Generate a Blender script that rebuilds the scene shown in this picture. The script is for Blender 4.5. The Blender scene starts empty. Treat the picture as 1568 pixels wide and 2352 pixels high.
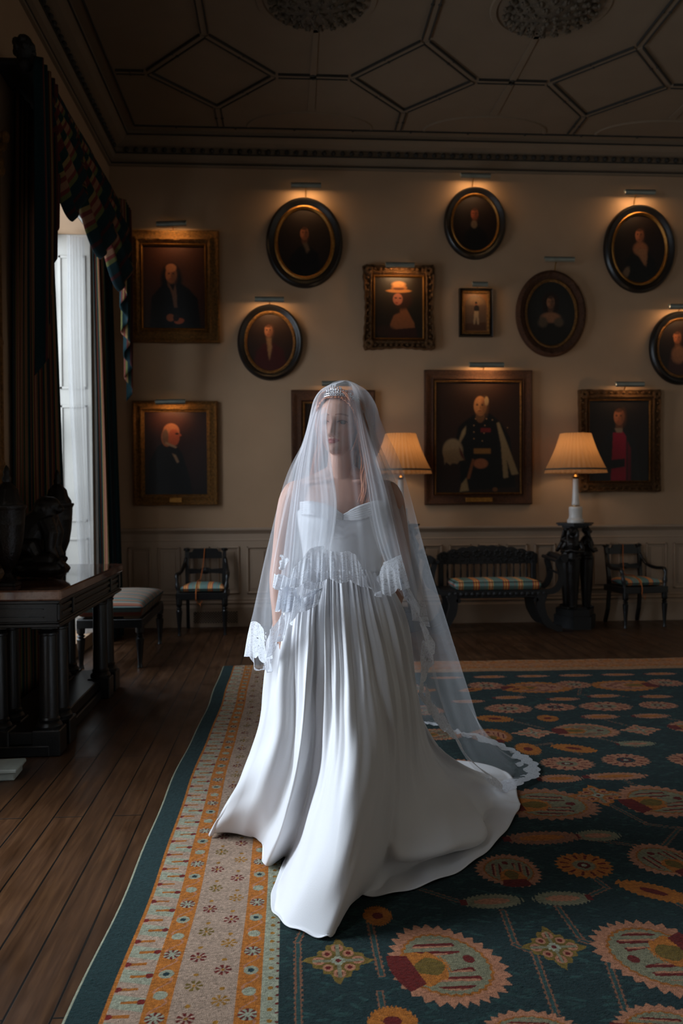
import bpy, math, random
import numpy as np
from math import sin, cos, pi, sqrt, exp
from mathutils import Vector, Matrix, noise as mnoise
random.seed(7); rng = np.random.default_rng(7)
S = bpy.context.scene
C = S.collection
D = bpy.data

# ------------------------------------------------------------------ camera, light, exposure
F, EYE = 1950.0, 1.41                      # focal length in pixels of the 1568 x 2352 frame, eye height
YAW, PITCH, ROLL = -math.atan2(126, F), -math.atan2(44, F), 0.0054
_f0 = np.array([-sin(YAW), cos(YAW), 0]); _r = np.array([cos(YAW), sin(YAW), 0]); _u = np.array([0, 0, 1.0])
_f = _f0 * cos(PITCH) + _u * sin(PITCH); _up = np.cross(_r, _f)
CR = _r * cos(ROLL) - _up * sin(ROLL); CU = _up * cos(ROLL) + _r * sin(ROLL); CF = _f
camd = D.cameras.new('camera'); cam = D.objects.new('camera', camd); C.objects.link(cam); S.camera = cam
camd.sensor_fit = 'VERTICAL'; camd.sensor_height = 36.0; camd.lens = F / 2352 * 36
camd.clip_start = .05; camd.clip_end = 100
cam.matrix_world = Matrix(((CR[0], CU[0], -CF[0], 0), (CR[1], CU[1], -CF[1], 0), (CR[2], CU[2], -CF[2], EYE), (0, 0, 0, 1)))
camd.dof.use_dof = True; camd.dof.focus_distance = 3.1; camd.dof.aperture_fstop = 3.2

def ray(px, py): return CR * (px - 784) / F - CU * (py - 1176) / F + CF
def aty(px, py, y): d = ray(px, py); return d * (y / d[1]) + np.array([0, 0, EYE])      # point at room depth y
def atz(px, py, z=0): d = ray(px, py); return d * ((z - EYE) / d[2]) + np.array([0, 0, EYE])

S.view_settings.view_transform = 'Standard'; S.view_settings.look = 'None'
S.view_settings.exposure = 0.0; S.view_settings.gamma = 1.0; S.view_settings.use_curve_mapping = False
S.cycles.use_denoising = True
S.cycles.max_bounces = 8; S.cycles.diffuse_bounces = 4; S.cycles.glossy_bounces = 3
S.cycles.transmission_bounces = 4; S.cycles.transparent_max_bounces = 24
S.cycles.caustics_reflective = False; S.cycles.caustics_refractive = False
S.cycles.sample_clamp_indirect = 4.0

W = D.worlds.new('world'); S.world = W; W.use_nodes = True
W.node_tree.nodes['Background'].inputs[0].default_value = (.62, .74, .95, 1)
W.node_tree.nodes['Background'].inputs[1].default_value = .6

def light(name, typ, loc, power, col, rot=(0, 0, 0), size=(1, 1), **k):
    l = D.lights.new(name, typ); l.energy = power; l.color = col
    if typ == 'AREA': l.shape = 'RECTANGLE'; l.size, l.size_y = size
    for a, v in k.items(): setattr(l, a, v)
    o = D.objects.new(name, l); C.objects.link(o); o.location = loc; o.rotation_euler = rot
    return o
XL, YB, XR, YF = -1.82, 9.05, 5.6, -3.2       # left, back, right and front walls
ZC = 5.1                                      # ceiling
WZ0, WZ1 = .12, 3.85                          # window sill and head
WINDOWS = [(6.35, 8.2), (2.25, 3.75), (-1.2, .6)]  # openings along the left wall
DAY = (.84, .91, 1.0)
for (a, b), pw in zip(WINDOWS, (205, 360, 190)):               # sky light falling in and down through each window
    light('daylight', 'AREA', (XL - 1.15, (a + b) / 2, 2.6), pw, DAY, (0, -pi / 2 + .3, 0), (3.6, b - a + .4))

# ------------------------------------------------------------------ helpers
def lin(c):
    if isinstance(c, str): c = [int(c[i:i + 2], 16) / 255 for i in (0, 2, 4)]
    return tuple((x / 12.92 if x <= .04045 else ((x + .055) / 1.055) ** 2.4) for x in c)

class MB:
    def __init__(s): s.v = []; s.f = []; s.uv = None
    def add(s, vs, fs):
        n = len(s.v); s.v.extend([tuple(map(float, p)) for p in vs]); s.f.extend([tuple(i + n for i in f) for f in fs]); return s
    def box(s, x0, x1, y0, y1, z0, z1, b=0.0):
        if b <= 0:
            v = [(x, y, z) for z in (z0, z1) for y in (y0, y1) for x in (x0, x1)]
            return s.add(v, [(0, 2, 3, 1), (4, 5, 7, 6), (0, 1, 5, 4), (2, 6, 7, 3), (0, 4, 6, 2), (1, 3, 7, 5)])
        v = []; ix = {}
        X, Y, Z = (x0, x1), (y0, y1), (z0, z1)
        for k in range(2):
            for j in range(2):
                for i in range(2):
                    sx, sy, sz = (b, -b)[i], (b, -b)[j], (b, -b)[k]
                    ix[(i, j, k)] = len(v)
                    v += [(X[i], Y[j] + sy, Z[k] + sz), (X[i] + sx, Y[j], Z[k] + sz), (X[i] + sx, Y[j] + sy, Z[k])]
        f = []
        g = lambda i, j, k, a: ix[(i, j, k)] + a
        for i in range(2):
            q = [g(i, 0, 0, 0), g(i, 1, 0, 0), g(i, 1, 1, 0), g(i, 0, 1, 0)]; f.append(q if i else q[::-1])
            q = [g(0, i, 0, 1), g(1, i, 0, 1), g(1, i, 1, 1), g(0, i, 1, 1)]; f.append(q[::-1] if i else q)
            q = [g(0, 0, i, 2), g(1, 0, i, 2), g(1, 1, i, 2), g(0, 1, i, 2)]; f.append(q if i else q[::-1])
        for i in range(2):
            for j in range(2):
                f.append([g(i, j, 0, 0), g(i, j, 0, 1), g(i, j, 1, 1), g(i, j, 1, 0)])
                f.append([g(i, 0, j, 0), g(i, 0, j, 2), g(i, 1, j, 2), g(i, 1, j, 0)])
                f.append([g(0, i, j, 1), g(0, i, j, 2), g(1, i, j, 2), g(1, i, j, 1)])
                for k in range(2): f.append([g(i, j, k, 0), g(i, j, k, 1), g(i, j, k, 2)])
        return s.add(v, f)
    def tube(s, pts, rad, n=10, sx=1.0, cap=True, up=(0, 0, 1)):
        P = [Vector(p) for p in pts]; m = len(P)
        R = rad if hasattr(rad, '__len__') else [rad] * m
        vs = []; prev = None
        for i in range(m):
            t = (P[min(i + 1, m - 1)] - P[max(i - 1, 0)])
            t = t.normalized() if t.length > 1e-9 else Vector((0, 0, 1))
            if prev is None:
                a = Vector(up)
                if abs(a.dot(t)) > .95: a = Vector((1, 0, 0))
                prev = t.cross(a).normalized()
            else:
                prev = prev - t * prev.dot(t)
                prev = prev.normalized() if prev.length > 1e-6 else t.orthogonal().normalized()
            b = t.cross(prev)
            for k in range(n):
                a = 2 * pi * k / n; vs.append(P[i] + prev * (cos(a) * R[i] * sx) + b * (sin(a) * R[i]))
        fs = [(i * n + k, i * n + (k + 1) % n, (i + 1) * n + (k + 1) % n, (i + 1) * n + k) for i in range(m - 1) for k in range(n)]
        if cap: fs += [tuple(range(n))[::-1], tuple(range((m - 1) * n, m * n))]
        return s.add(vs, fs)
    def strip(s, pts, w, h, up=(0, 0, 1), taper=None):          # rectangular bar swept along a path
        P = [Vector(p) for p in pts]; m = len(P); vs = []
        U = Vector(up)
        for i in range(m):
            t = (P[min(i + 1, m - 1)] - P[max(i - 1, 0)]).normalized()
            a = U; b = t.cross(a).normalized(); k = taper[i] if taper else 1
            for (p, q) in ((-1, -1), (1, -1), (1, 1), (-1, 1)): vs.append(P[i] + a * (p * w / 2) + b * (q * h / 2 * k))
        fs = [(i * 4 + k, i * 4 + (k + 1) % 4, (i + 1) * 4 + (k + 1) % 4, (i + 1) * 4 + k) for i in range(m - 1) for k in range(4)]
        fs += [(3, 2, 1, 0), tuple(range(4 * m - 4, 4 * m))]
        return s.add(vs, fs)
    def lathe(s, prof, c=(0, 0, 0), n=24, sy=1.0, flute=None):
        vs = []; m = len(prof)
        for (r, z) in prof:
            for k in range(n):
                a = 2 * pi * k / n; rr = r * (1 + (flute(a, z) if flute else 0))
                vs.append((c[0] + rr * cos(a), c[1] + rr * sin(a) * sy, c[2] + z))
        fs = [(i * n + k, i * n + (k + 1) % n, (i + 1) * n + (k + 1) % n, (i + 1) * n + k) for i in range(m - 1) for k in range(n)]
        fs += [tuple(range(n))[::-1], tuple(range((m - 1) * n, m * n))]
        return s.add(vs, fs)
    def ell(s, c, r, rot=None, n=16, m=10):
        vs = []; fs = []
        M_ = rot if rot is not None else Matrix.Identity(3)
        for i in range(m + 1):
            t = pi * i / m
            for k in range(n):
                a = 2 * pi * k / n
                vs.append(Vector(c) + M_ @ Vector((r[0] * sin(t) * cos(a), r[1] * sin(t) * sin(a), -r[2] * cos(t))))
        for i in range(m):
            for k in range(n): fs.append((i * n + k, i * n + (k + 1) % n, (i + 1) * n + (k + 1) % n, (i + 1) * n + k))
        return s.add(vs, fs)
    def prism(s, poly, axis, a, b):                           # polygon (p,q) extruded along axis
        put = {'y': lambda p, q, t: (p, t, q), 'x': lambda p, q, t: (t, p, q), 'z': lambda p, q, t: (p, q, t)}[axis]
        n = len(poly); vs = [put(p, q, a) for p, q in poly] + [put(p, q, b) for p, q in poly]
        return s.add(vs, [tuple(range(n))[::-1], tuple(range(n, 2 * n))] + [(i, (i + 1) % n, n + (i + 1) % n, n + i) for i in range(n)])
    def sweep(s, path, prof, closed=True):                   # path: list of (pos, out) ; prof: list of (outward, height along axis A)
        m = len(path); k = len(prof); vs = []
        for (p, o, ax) in path:
            p, o, ax = Vector(p), Vector(o), Vector(ax)
            for (a, b) in prof: vs.append(p + o * a + ax * b)
        fs = []
        for i in range(m if closed else m - 1):
            j = (i + 1) % m
            for q in range(k): fs.append((i * k + q, i * k + (q + 1) % k, j * k + (q + 1) % k, j * k + q))
        if not closed: fs += [tuple(range(k)), tuple(range((m - 1) * k, m * k))[::-1]]
        return s.add(vs, fs)
    def grid(s, P, closed_u=False):                          # P [nu][nv] points
        P = np.asarray(P); nu, nv = P.shape[:2]; n = len(s.v)
        s.v.extend(map(tuple, P.reshape(-1, 3)))
        for i in range(nu if closed_u else nu - 1):
            j = (i + 1) % nu
            for q in range(nv - 1): s.f.append((n + i * nv + q, n + j * nv + q, n + j * nv + q + 1, n + i * nv + q + 1))
        return s
    def turn(s, m):                                          # transform everything so far
        s.v = [tuple(m @ Vector(p)) for p in s.v]; return s

def tag(o, label=None, cat=None, group=None, kind=None):
    if label: o['label'] = label
    if cat: o['category'] = cat
    if group: o['group'] = group
    if kind: o['kind'] = kind
    return o
def thing(name, label, cat, loc=(0, 0, 0), rz=0, group=None):
    o = D.objects.new(name, None); C.objects.link(o); o.location = loc; o.rotation_euler = (0, 0, rz); o.empty_display_size = .1
    return tag(o, label, cat, group)
def mesh_of(mb, smooth=True, angle=None):
    me = D.meshes.new('mesh'); me.from_pydata(mb.v, [], mb.f); me.update()
    if smooth: me.polygons.foreach_set('use_smooth', [True] * len(me.polygons))
    if smooth and angle: me.set_sharp_from_angle(angle=angle)
    return me
def obj(name, mb, mat, parent=None, smooth=False, angle=None, world=False, sub=0, solid=0, recalc=True):
    me = mb if isinstance(mb, D.meshes.new('t').__class__) else mesh_of(mb, smooth, angle)
    me.name = name; me.materials.clear(); me.materials.append(mat)
    if recalc:
        import bmesh
        bm = bmesh.new(); bm.from_mesh(me); bmesh.ops.recalc_face_normals(bm, faces=bm.faces); bm.to_mesh(me); bm.free()
    o = D.objects.new(name, me); C.objects.link(o)
    if parent:
        o.parent = parent
        if world:
            q = parent
            while q: me.transform(Matrix.Translation(-Vector(q.location))); q = q.parent
    if solid: m = o.modifiers.new('s', 'SOLIDIFY'); m.thickness = solid; m.offset = 0
    if sub: m = o.modifiers.new('d', 'SUBSURF'); m.levels = m.render_levels = sub
    return o
def struct(name, mb, mat, parent=None, **k):
    o = obj(name, mb, mat, parent, **k)
    if not parent: o['kind'] = 'structure'
    return o
def remesh(mb, voxel, smooth=2, fac=.5):
    me = mesh_of(mb, False); t = D.objects.new('tmp', me); C.objects.link(t)
    m = t.modifiers.new('r', 'REMESH'); m.mode = 'VOXEL'; m.voxel_size = voxel
    if smooth: q = t.modifiers.new('s', 'SMOOTH'); q.iterations = smooth; q.factor = fac
    dg = bpy.context.evaluated_depsgraph_get(); dg.update()
    r = D.meshes.new_from_object(t.evaluated_get(dg)); D.objects.remove(t)
    r.polygons.foreach_set('use_smooth', [True] * len(r.polygons))
    return r
def copy_tree(o, parent=None):
    c = o.copy(); C.objects.link(c)
    if parent: c.parent = parent
    for ch in list(o.children): copy_tree(ch, c)
    return c
def crom(P, n):                                              # Catmull-Rom resample by arc length to n points
    P = np.array(P, float)
    if len(P) == 2: t = np.linspace(0, 1, n)[:, None]; return P[0] * (1 - t) + P[1] * t
    Q = np.vstack([2 * P[0] - P[1], P, 2 * P[-1] - P[-2]]); out = []
    for i in range(1, len(Q) - 2):
        t = np.linspace(0, 1, 24, endpoint=False)[:, None]
        a, b, c, d = Q[i - 1], Q[i], Q[i + 1], Q[i + 2]
        out.append(.5 * (2 * b + (c - a) * t + (2 * a - 5 * b + 4 * c - d) * t ** 2 + (3 * b - a - 3 * c + d) * t ** 3))
    out = np.vstack(out + [P[-1:]])
    L = np.r_[0, np.cumsum(np.linalg.norm(np.diff(out, axis=0), axis=1))]
    s = np.linspace(0, L[-1], n)
    return np.stack([np.interp(s, L, out[:, k]) for k in range(out.shape[1])], 1)
def blend(ribs, nu, nv, closed=False, par=None):             # ribs: lists of 3-D points -> grid [nu][nv]
    G = np.stack([crom(r, nv) for r in ribs])                # (nr, nv, 3)
    if closed:
        G = np.concatenate([G[-1:], G, G[:2]]); k = len(ribs); base = 1
    else:
        G = np.concatenate([2 * G[:1] - G[1:2], G, 2 * G[-1:] - G[-2:-1]]); k = len(ribs) - 1; base = 1
    out = []
    for u in np.linspace(0, k, nu, endpoint=not closed):
        i = min(int(u), k - 1); t = u - i; a, b, c, d = G[base + i - 1], G[base + i], G[base + i + 1], G[base + i + 2]
        out.append(.5 * (2 * b + (c - a) * t + (2 * a - 5 * b + 4 * c - d) * t ** 2 + (3 * b - a - 3 * c + d) * t ** 3))
    return np.stack(out)
def normals(G, closed=False):
    if closed: du = np.roll(G, -1, 0) - np.roll(G, 1, 0)
    else: du = np.gradient(G, axis=0)
    dv = np.gradient(G, axis=1); n = np.cross(du, dv); l = np.linalg.norm(n, axis=2, keepdims=True); return n / np.maximum(l, 1e-9)
def set_uv(me, U, V):                                        # per vertex values into a uv layer
    L = me.uv_layers.new(name='uv'); idx = np.empty(len(me.loops), int); me.loops.foreach_get('vertex_index', idx)
    L.data.foreach_set('uv', np.stack([U.ravel()[idx], V.ravel()[idx]], 1).astype(np.float32).ravel())
def set_col(me, cols, name='paint'):
    a = me.color_attributes.new(name, 'FLOAT_COLOR', 'POINT'); c = np.ones((len(me.vertices), 4), np.float32); c[:, :3] = cols
    a.data.foreach_set('color', c.ravel())
def fast_grid(X, Y, Z):
    nu, nv = X.shape; me = D.meshes.new('grid'); n = nu * nv
    me.vertices.add(n); me.vertices.foreach_set('co', np.stack([X, Y, Z], 2).astype(np.float32).ravel())
    i = np.arange(n).reshape(nu, nv); q = np.stack([i[:-1, :-1], i[1:, :-1], i[1:, 1:], i[:-1, 1:]], 2).reshape(-1, 4)
    me.loops.add(q.size); me.loops.foreach_set('vertex_index', q.ravel()); me.polygons.add(len(q))
    me.polygons.foreach_set('loop_start', np.arange(0, q.size, 4)); me.update(calc_edges=True)
    me.polygons.foreach_set('use_smooth', [True] * len(q)); return me

# ------------------------------------------------------------------ materials
class N:                                                     # tiny node-tree helper
    def __init__(s, name):
        s.m = D.materials.new(name); s.m.use_nodes = True; s.t = s.m.node_tree; s.b = s.t.nodes['Principled BSDF']; s.out = s.t.nodes['Material Output']
    def n(s, typ, ins=None, **k):
        o = s.t.nodes.new('ShaderNode' + typ)
        for a, v in k.items(): setattr(o, a, v)
        for a, v in (ins or {}).items(): s.put(o.inputs[a], v)
        return o
    def put(s, sock, v):
        if isinstance(v, bpy.types.NodeSocket): s.t.links.new(v, sock)
        elif isinstance(v, bpy.types.Node): s.t.links.new(v.outputs[0], sock)
        else: sock.default_value = (v if not (isinstance(v, tuple) and len(v) == 3 and sock.type == 'RGBA') else v + (1,))
    def p(s, **k):
        for a, v in k.items(): s.put(s.b.inputs[a.replace('_', ' ')], v)
        return s
    def math(s, op, a, b=0.0, c=None):
        o = s.n('Math', operation=op); s.put(o.inputs[0], a); s.put(o.inputs[1], b)
        if c is not None: s.put(o.inputs[2], c)
        return o.outputs[0]
    def mix(s, f, a, b, blend='MIX'):
        o = s.n('Mix', data_type='RGBA', blend_type=blend); s.put(o.inputs[0], f); s.put(o.inputs[6], a); s.put(o.inputs[7], b); return o.outputs[2]
    def ramp(s, f, stops, interp='LINEAR'):
        o = s.n('ValToRGB'); s.put(o.inputs[0], f); r = o.color_ramp; r.interpolation = interp
        while len(r.elements) < len(stops): r.elements.new(.5)
        for e, (p, c) in zip(r.elements, stops): e.position = p; e.color = tuple(c) + (1,) if len(c) == 3 else c
        return o.outputs[0]
    def bump(s, h, d=.01, st=1.0):
        o = s.n('Bump', {'Height': h, 'Distance': d, 'Strength': st}); s.put(s.b.inputs['Normal'], o.outputs[0]); return o
    def obj_co(s): return s.n('TexCoord').outputs['Object']
    def noise(s, sc, det=4, co=None, rough=.55): 
        o = s.n('TexNoise', {'Scale': sc, 'Detail': det, 'Roughness': rough}); s.put(o.inputs['Vector'], co if co is not None else s.obj_co()); return o.outputs[0]
    def mapped(s, scale, co=None):
        o = s.n('Mapping', {'Scale': scale}); s.put(o.inputs[0], co if co is not None else s.obj_co()); return o.outputs[0]

def plain(name, c, rough=.5, metal=0.0, var=.12, sc=12, bump=0.0, spec=.5, coat=0.0):
    k = N(name); c = lin(c); nz = k.noise(sc)
    k.p(Base_Color=k.ramp(nz, [(.3, tuple(x * (1 - var) for x in c)), (.7, tuple(min(1, x * (1 + var)) for x in c))]), Roughness=rough, Metallic=metal)
    k.b.inputs['Specular IOR Level'].default_value = spec; k.b.inputs['Coat Weight'].default_value = coat
    if bump: k.bump(k.noise(sc * 5), bump)
    return k.m
M = {}
M['wall'] = plain('wall paint', 'a6886c', .9, var=.04, sc=3, bump=.0015, spec=.2)
M['wainscot'] = plain('wainscot paint', '9c8672', .6, var=.03, sc=5, spec=.3)
M['ceiling'] = plain('ceiling plaster', '7a6957', .9, var=.04, sc=3, spec=.1)
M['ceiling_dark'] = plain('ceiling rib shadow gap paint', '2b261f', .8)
M['pale'] = plain('pale far wall paint', 'd6cbb9', .9)
M['white'] = plain('white shutter paint', 'a5a199', .5, var=.02)
M['ebony'] = plain('ebonised wood', '0d0d0e', .32, var=.25, sc=20, bump=.001, spec=.5)
M['ebony2'] = plain('carved black wood', '0b0b0d', .4, var=.3, sc=40, bump=.004)
M['bronze'] = plain('dark bronze', '1b1613', .33, .4, var=.3, sc=15, bump=.003)
M['gilt'] = plain('old gilt', '80592c', .4, .65, var=.5, sc=45, bump=.009)
M['gilt_dark'] = plain('dark bronze gilt', '5c3f22', .45, .6, var=.5, sc=50, bump=.009)
M['giltbright'] = plain('slip gilt', '9a6a30', .35, .8, var=.25, sc=40, bump=.002)
M['black_frame'] = plain('black lacquer frame', '110f0e', .35, var=.2, bump=.002)
M['brown_frame'] = plain('brown gilt frame', '4a2d1a', .42, .5, var=.45, sc=55, bump=.006)
M['brass'] = plain('brushed steel lamp metal', '8b9088', .4, .6, var=.1)
M['brassy'] = plain('brass fitting', '8a6330', .35, .9)
M['alabaster'] = plain('white alabaster', 'cfc9c2', .35, var=.05)
M['dark'] = plain('dark void', '080706', .9)
M['cord'] = plain('orange rope', 'b5622a', .9, var=.3, sc=200)
M['paper'] = plain('pale paper board', '8f938a', .7)
k = N('marble top'); nz = k.noise(5, 8, rough=.7); v = k.n('TexVoronoi', {'Scale': 9.0}, feature='DISTANCE_TO_EDGE')
k.put(v.inputs['Vector'], k.n('Mix', {0: .25}, data_type='VECTOR').outputs[1])
k.p(Base_Color=k.ramp(nz, [(.3, lin('3a241d')), (.5, lin('6a4638')), (.62, lin('8a6a58')), (.75, lin('50342a'))]), Roughness=.06); k.b.inputs['Specular IOR Level'].default_value = .7
M['marble'] = k.m
# floor boards running away from the camera
k = N('oak floor boards'); co = k.obj_co(); sp = k.n('SeparateXYZ'); k.put(sp.inputs[0], co)
cb = k.n('CombineXYZ', {0: sp.outputs[1], 1: sp.outputs[0]})
br = k.n('TexBrick', {'Vector': cb.outputs[0], 'Color1': (.25, .25, .25, 1), 'Color2': (.75, .75, .75, 1), 'Mortar': (0, 0, 0, 1), 'Scale': 1.0, 'Mortar Size': .0038, 'Mortar Smooth': .3, 'Brick Width': 2.3, 'Row Height': .128}, offset=.37, offset_frequency=2)
gr = k.noise(1, 6, k.mapped((38, 2.2, 1)), .65); g2 = k.noise(9, 5, k.mapped((1, .35, 1)))
c1 = k.ramp(gr, [(.25, lin('2e1c0e')), (.5, lin('462e1c')), (.78, lin('60432b'))])
c2 = k.mix(.55, c1, k.mix(1.0, c1, k.ramp(br.outputs[0], [(0, (.55, .5, .46)), (1, (1.25, 1.2, 1.15))]), 'MULTIPLY'))
c3 = k.mix(.6, c2, k.mix(1.0, c2, k.ramp(g2, [(.3, (.5, .47, .45)), (.75, (1.25, 1.22, 1.2))]), 'MULTIPLY'))
c4 = k.mix(br.outputs[1], c3, (.004, .003, .002, 1))
k.p(Base_Color=c4, Roughness=k.ramp(g2, [(.3, (.28,) * 3), (.8, (.5,) * 3)]))
k.b.inputs['Specular IOR Level'].default_value = .4
k.bump(k.math('SUBTRACT', k.math('MULTIPLY', gr, .2), br.outputs[1]), .003, .6)
M['floor'] = k.m
def stripes(name, seq, period, axis='x', uv=False, rough=.9, trans=0.0, bg=None):
    k = N(name)
    if uv: co = k.n('UVMap').outputs[0]
    else: co = k.obj_co()
    sp = k.n('SeparateXYZ'); k.put(sp.inputs[0], co); a = sp.outputs['XYZ'.index(axis.upper())]
    f = k.math('FRACT', k.math('ADD', k.math('DIVIDE', a, period), 50.0))
    col = k.ramp(f, [(p, lin(c)) for p, c in seq], 'CONSTANT')
    nz = k.noise(400, 2)
    col = k.mix(.35, col, k.mix(1.0, col, k.ramp(nz, [(.3, (.5,) * 3), (.7, (1.3,) * 3)]), 'MULTIPLY'))
    k.p(Base_Color=col, Roughness=rough); k.b.inputs['Specular IOR Level'].default_value = .15
    k.bump(nz, .001)
    if trans:
        t = k.n('BsdfTranslucent', {'Color': col}); mx = k.n('MixShader', {0: trans, 1: k.b.outputs[0], 2: t.outputs[0]}); k.put(k.out.inputs[0], mx.outputs[0])
    return k.m
CUSH = [(0, '6b8680'), (.22, 'c25a44'), (.26, 'e0b468'), (.30, 'c25a44'), (.34, 'e4b86c'), (.38, 'c8634a'), (.43, '74908a'), (.60, 'a87468'), (.62, '74908a'), (.72, 'bfb674'), (.75, 'c96c54'), (.79, 'e6c684'), (.83, 'c96c54'), (.87, 'bfb674'), (.9, '6b8680')]
M['cushion'] = stripes('striped cushion weave', CUSH, .30)
M['cushion_small'] = stripes('striped chair cushion weave', CUSH, .24)
M['curtain'] = stripes('striped curtain silk', [(0, '152a2e'), (.2, '4a2420'), (.25, '705a38'), (.28, '562622'), (.34, '1a2e2a'), (.42, '7d6840'), (.46, '652f2a'), (.5, '84604a'), (.56, '652f2a'), (.6, '585a34'), (.65, '152a2e'), (.8, '3c1e1e'), (.86, '17292e')], .34, uv=True, trans=.12)
M['stool'] = stripes('striped stool weave', [(0, '4f5c58'), (.2, '6e3c30'), (.26, '8a6248'), (.32, '6e3c30'), (.38, '7a7268'), (.5, '45544f'), (.64, '74432f'), (.68, '8c6c50'), (.74, '74432f'), (.8, '4f5c58')], .2, axis='y')
# ------------------------------------------------------------------ the room shell
o = struct('floor', MB().box(XL - .5, XR + .1, YF - .1, YB + .1, -.1, 0), M['floor'])
o = struct('ceiling', MB().box(XL - .5, XR + .1, YF - .1, YB + .1, ZC, ZC + .1), M['ceiling'])
struct('wall_right', MB().box(XR, XR + .12, YF, YB, 0, ZC), M['pale'])
struct('wall_front', MB().box(XL, XR, YF - .12, YF, 0, ZC), M['pale'])
struct('wall_back', MB().box(XL - .4, XR, YB, YB + .12, 0, ZC), M['wall'])
# left wall: piers between the window openings
w = MB(); ys = [YF]
for a, b in sorted(WINDOWS): ys += [a, b]
ys.append(YB)
for i in range(0, len(ys), 2): w.box(XL - .5, XL, ys[i], ys[i + 1], 0, ZC)
for a, b in WINDOWS: w.box(XL - .5, XL, a, b, WZ1, ZC); w.box(XL - .5, XL, a, b, 0, WZ0)
struct('wall_left', w, M['wall'])
def build_window(n, a, b):
    x = XL - .42; fr = MB()
    for y in (a, b - .05): fr.box(x, x + .07, y, y + .05, WZ0, WZ1)
    for z in (WZ0, (WZ0 + WZ1) / 2, WZ1 - .05): fr.box(x, x + .07, a, b, z, z + .05)
    for i in (1, 2): yy = a + (b - a) * i / 3; fr.box(x + .02, x + .05, yy - .012, yy + .012, WZ0, WZ1)
    for i in range(1, 6): z = WZ0 + (WZ1 - WZ0) * i / 6; fr.box(x + .02, x + .05, a, b, z - .012, z + .012)
    f = struct('window_%d' % n, fr, M['white'])
    g = N('window glass'); tb = g.n('BsdfTransparent', {'Color': (.95, .97, .98, 1)}); gl = g.n('BsdfGlossy', {'Roughness': .02}); g.put(g.out.inputs[0], g.n('MixShader', {0: .05, 1: tb.outputs[0], 2: gl.outputs[0]}).outputs[0])
    obj('pane', MB().box(x + .032, x + .037, a + .05, b - .05, WZ0 + .05, WZ1 - .05), g.m, f)
    # panelled shutters folded against both jambs
    for y0, sg in ((a, 1), (b, -1)):
        sh = MB(); lo, hi = sorted((y0, y0 + sg * .03)); sh.box(x + .08, XL - .005, lo, hi, WZ0, WZ1, .004)
        zz = [WZ0 + .12, 1.0, 1.15, 2.25, 2.4, WZ1 - .2]
        for i in range(0, 6, 2):
            l2, h2 = sorted((y0 + sg * .03, y0 + sg * .042))
            for (p, q, r, s_) in ((x + .12, XL - .05, zz[i], zz[i] + .025), (x + .12, XL - .05, zz[i + 1] - .025, zz[i + 1]), (x + .12, x + .145, zz[i], zz[i + 1]), (XL - .075, XL - .05, zz[i], zz[i + 1])):
                sh.box(p, q, l2, h2, r, s_, .004)
        obj('shutter', sh, M['white'], f)
    arch = MB()
    arch.box(XL, XL + .03, a - .14, a - .02, 0, WZ1 + .12, .006); arch.box(XL, XL + .03, b + .02, b + .14, 0, WZ1 + .12, .006); arch.box(XL, XL + .03, a - .14, b + .14, WZ1 + .0, WZ1 + .12, .006)
    obj('architrave', arch, M['white'], f)
for i, (a, b) in enumerate(WINDOWS): build_window(i + 1, a, b)

# cornice: the same profile along back and left walls
PROF = [(0, 4.82), (.025, 4.825), (.032, 4.846), (.03, 4.858), (.022, 4.865), (.06, 4.885), (.078, 4.915), (.088, 4.927), (.074, 4.94), (.074, 4.99), (.12, 5.0), (.17, 5.02), (.205, 5.045), (.228, 5.057), (.235, 5.075), (.235, 5.1), (0, 5.1)]
def cornice(name, kind):
    path = {'back': [((XL, YB, 0), (0, -1, 0)), ((XR, YB, 0), (0, -1, 0))], 'left': [((XL, YB, 0), (1, 0, 0)), ((XL, YF, 0), (1, 0, 0))]}[kind]
    m = MB(); n = len(PROF); vs = []
    for i, (p, o_) in enumerate(path):
        for (a, z) in PROF:
            q = Vector(p) + Vector(o_) * a; q.z = z
            if i == 0: q = q + (Vector((a, 0, 0)) if kind == 'back' else Vector((0, -a, 0)))      # mitre in the corner
            vs.append(q)
    m.add(vs, [(j, (j + 1) % n, n + (j + 1) % n, n + j) for j in range(n)] + [tuple(range(n)), tuple(range(n, 2 * n))[::-1]])
    struct(name, m, M['ceiling'])
cornice('trim_1', 'back'); cornice('trim_2', 'left')
# row of egg ornaments in the cornice
egg = MB(); st = .097
x = XL + .2
while x < XR - .1:
    egg.ell((x, YB - .092, 4.963), (.026, .026, .025), n=8, m=6); x += st
y = YB - .2
while y > 0:
    egg.ell((XL + .092, y, 4.963), (.026, .026, .025), n=8, m=6); y -= st
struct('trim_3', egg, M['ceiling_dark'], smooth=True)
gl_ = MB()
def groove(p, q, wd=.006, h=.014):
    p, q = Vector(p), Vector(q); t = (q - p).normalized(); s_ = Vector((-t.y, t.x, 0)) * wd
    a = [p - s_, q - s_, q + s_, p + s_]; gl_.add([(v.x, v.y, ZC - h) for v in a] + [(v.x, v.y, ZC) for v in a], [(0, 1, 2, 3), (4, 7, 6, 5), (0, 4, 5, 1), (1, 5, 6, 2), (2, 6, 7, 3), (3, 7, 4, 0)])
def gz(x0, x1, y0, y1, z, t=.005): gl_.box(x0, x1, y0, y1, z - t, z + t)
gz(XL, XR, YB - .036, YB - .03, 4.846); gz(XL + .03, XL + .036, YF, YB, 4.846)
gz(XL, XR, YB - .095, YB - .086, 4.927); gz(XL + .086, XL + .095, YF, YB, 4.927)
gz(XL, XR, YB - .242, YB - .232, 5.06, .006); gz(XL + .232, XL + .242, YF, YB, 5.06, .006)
BX, BY = -1.49, 8.69
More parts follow.
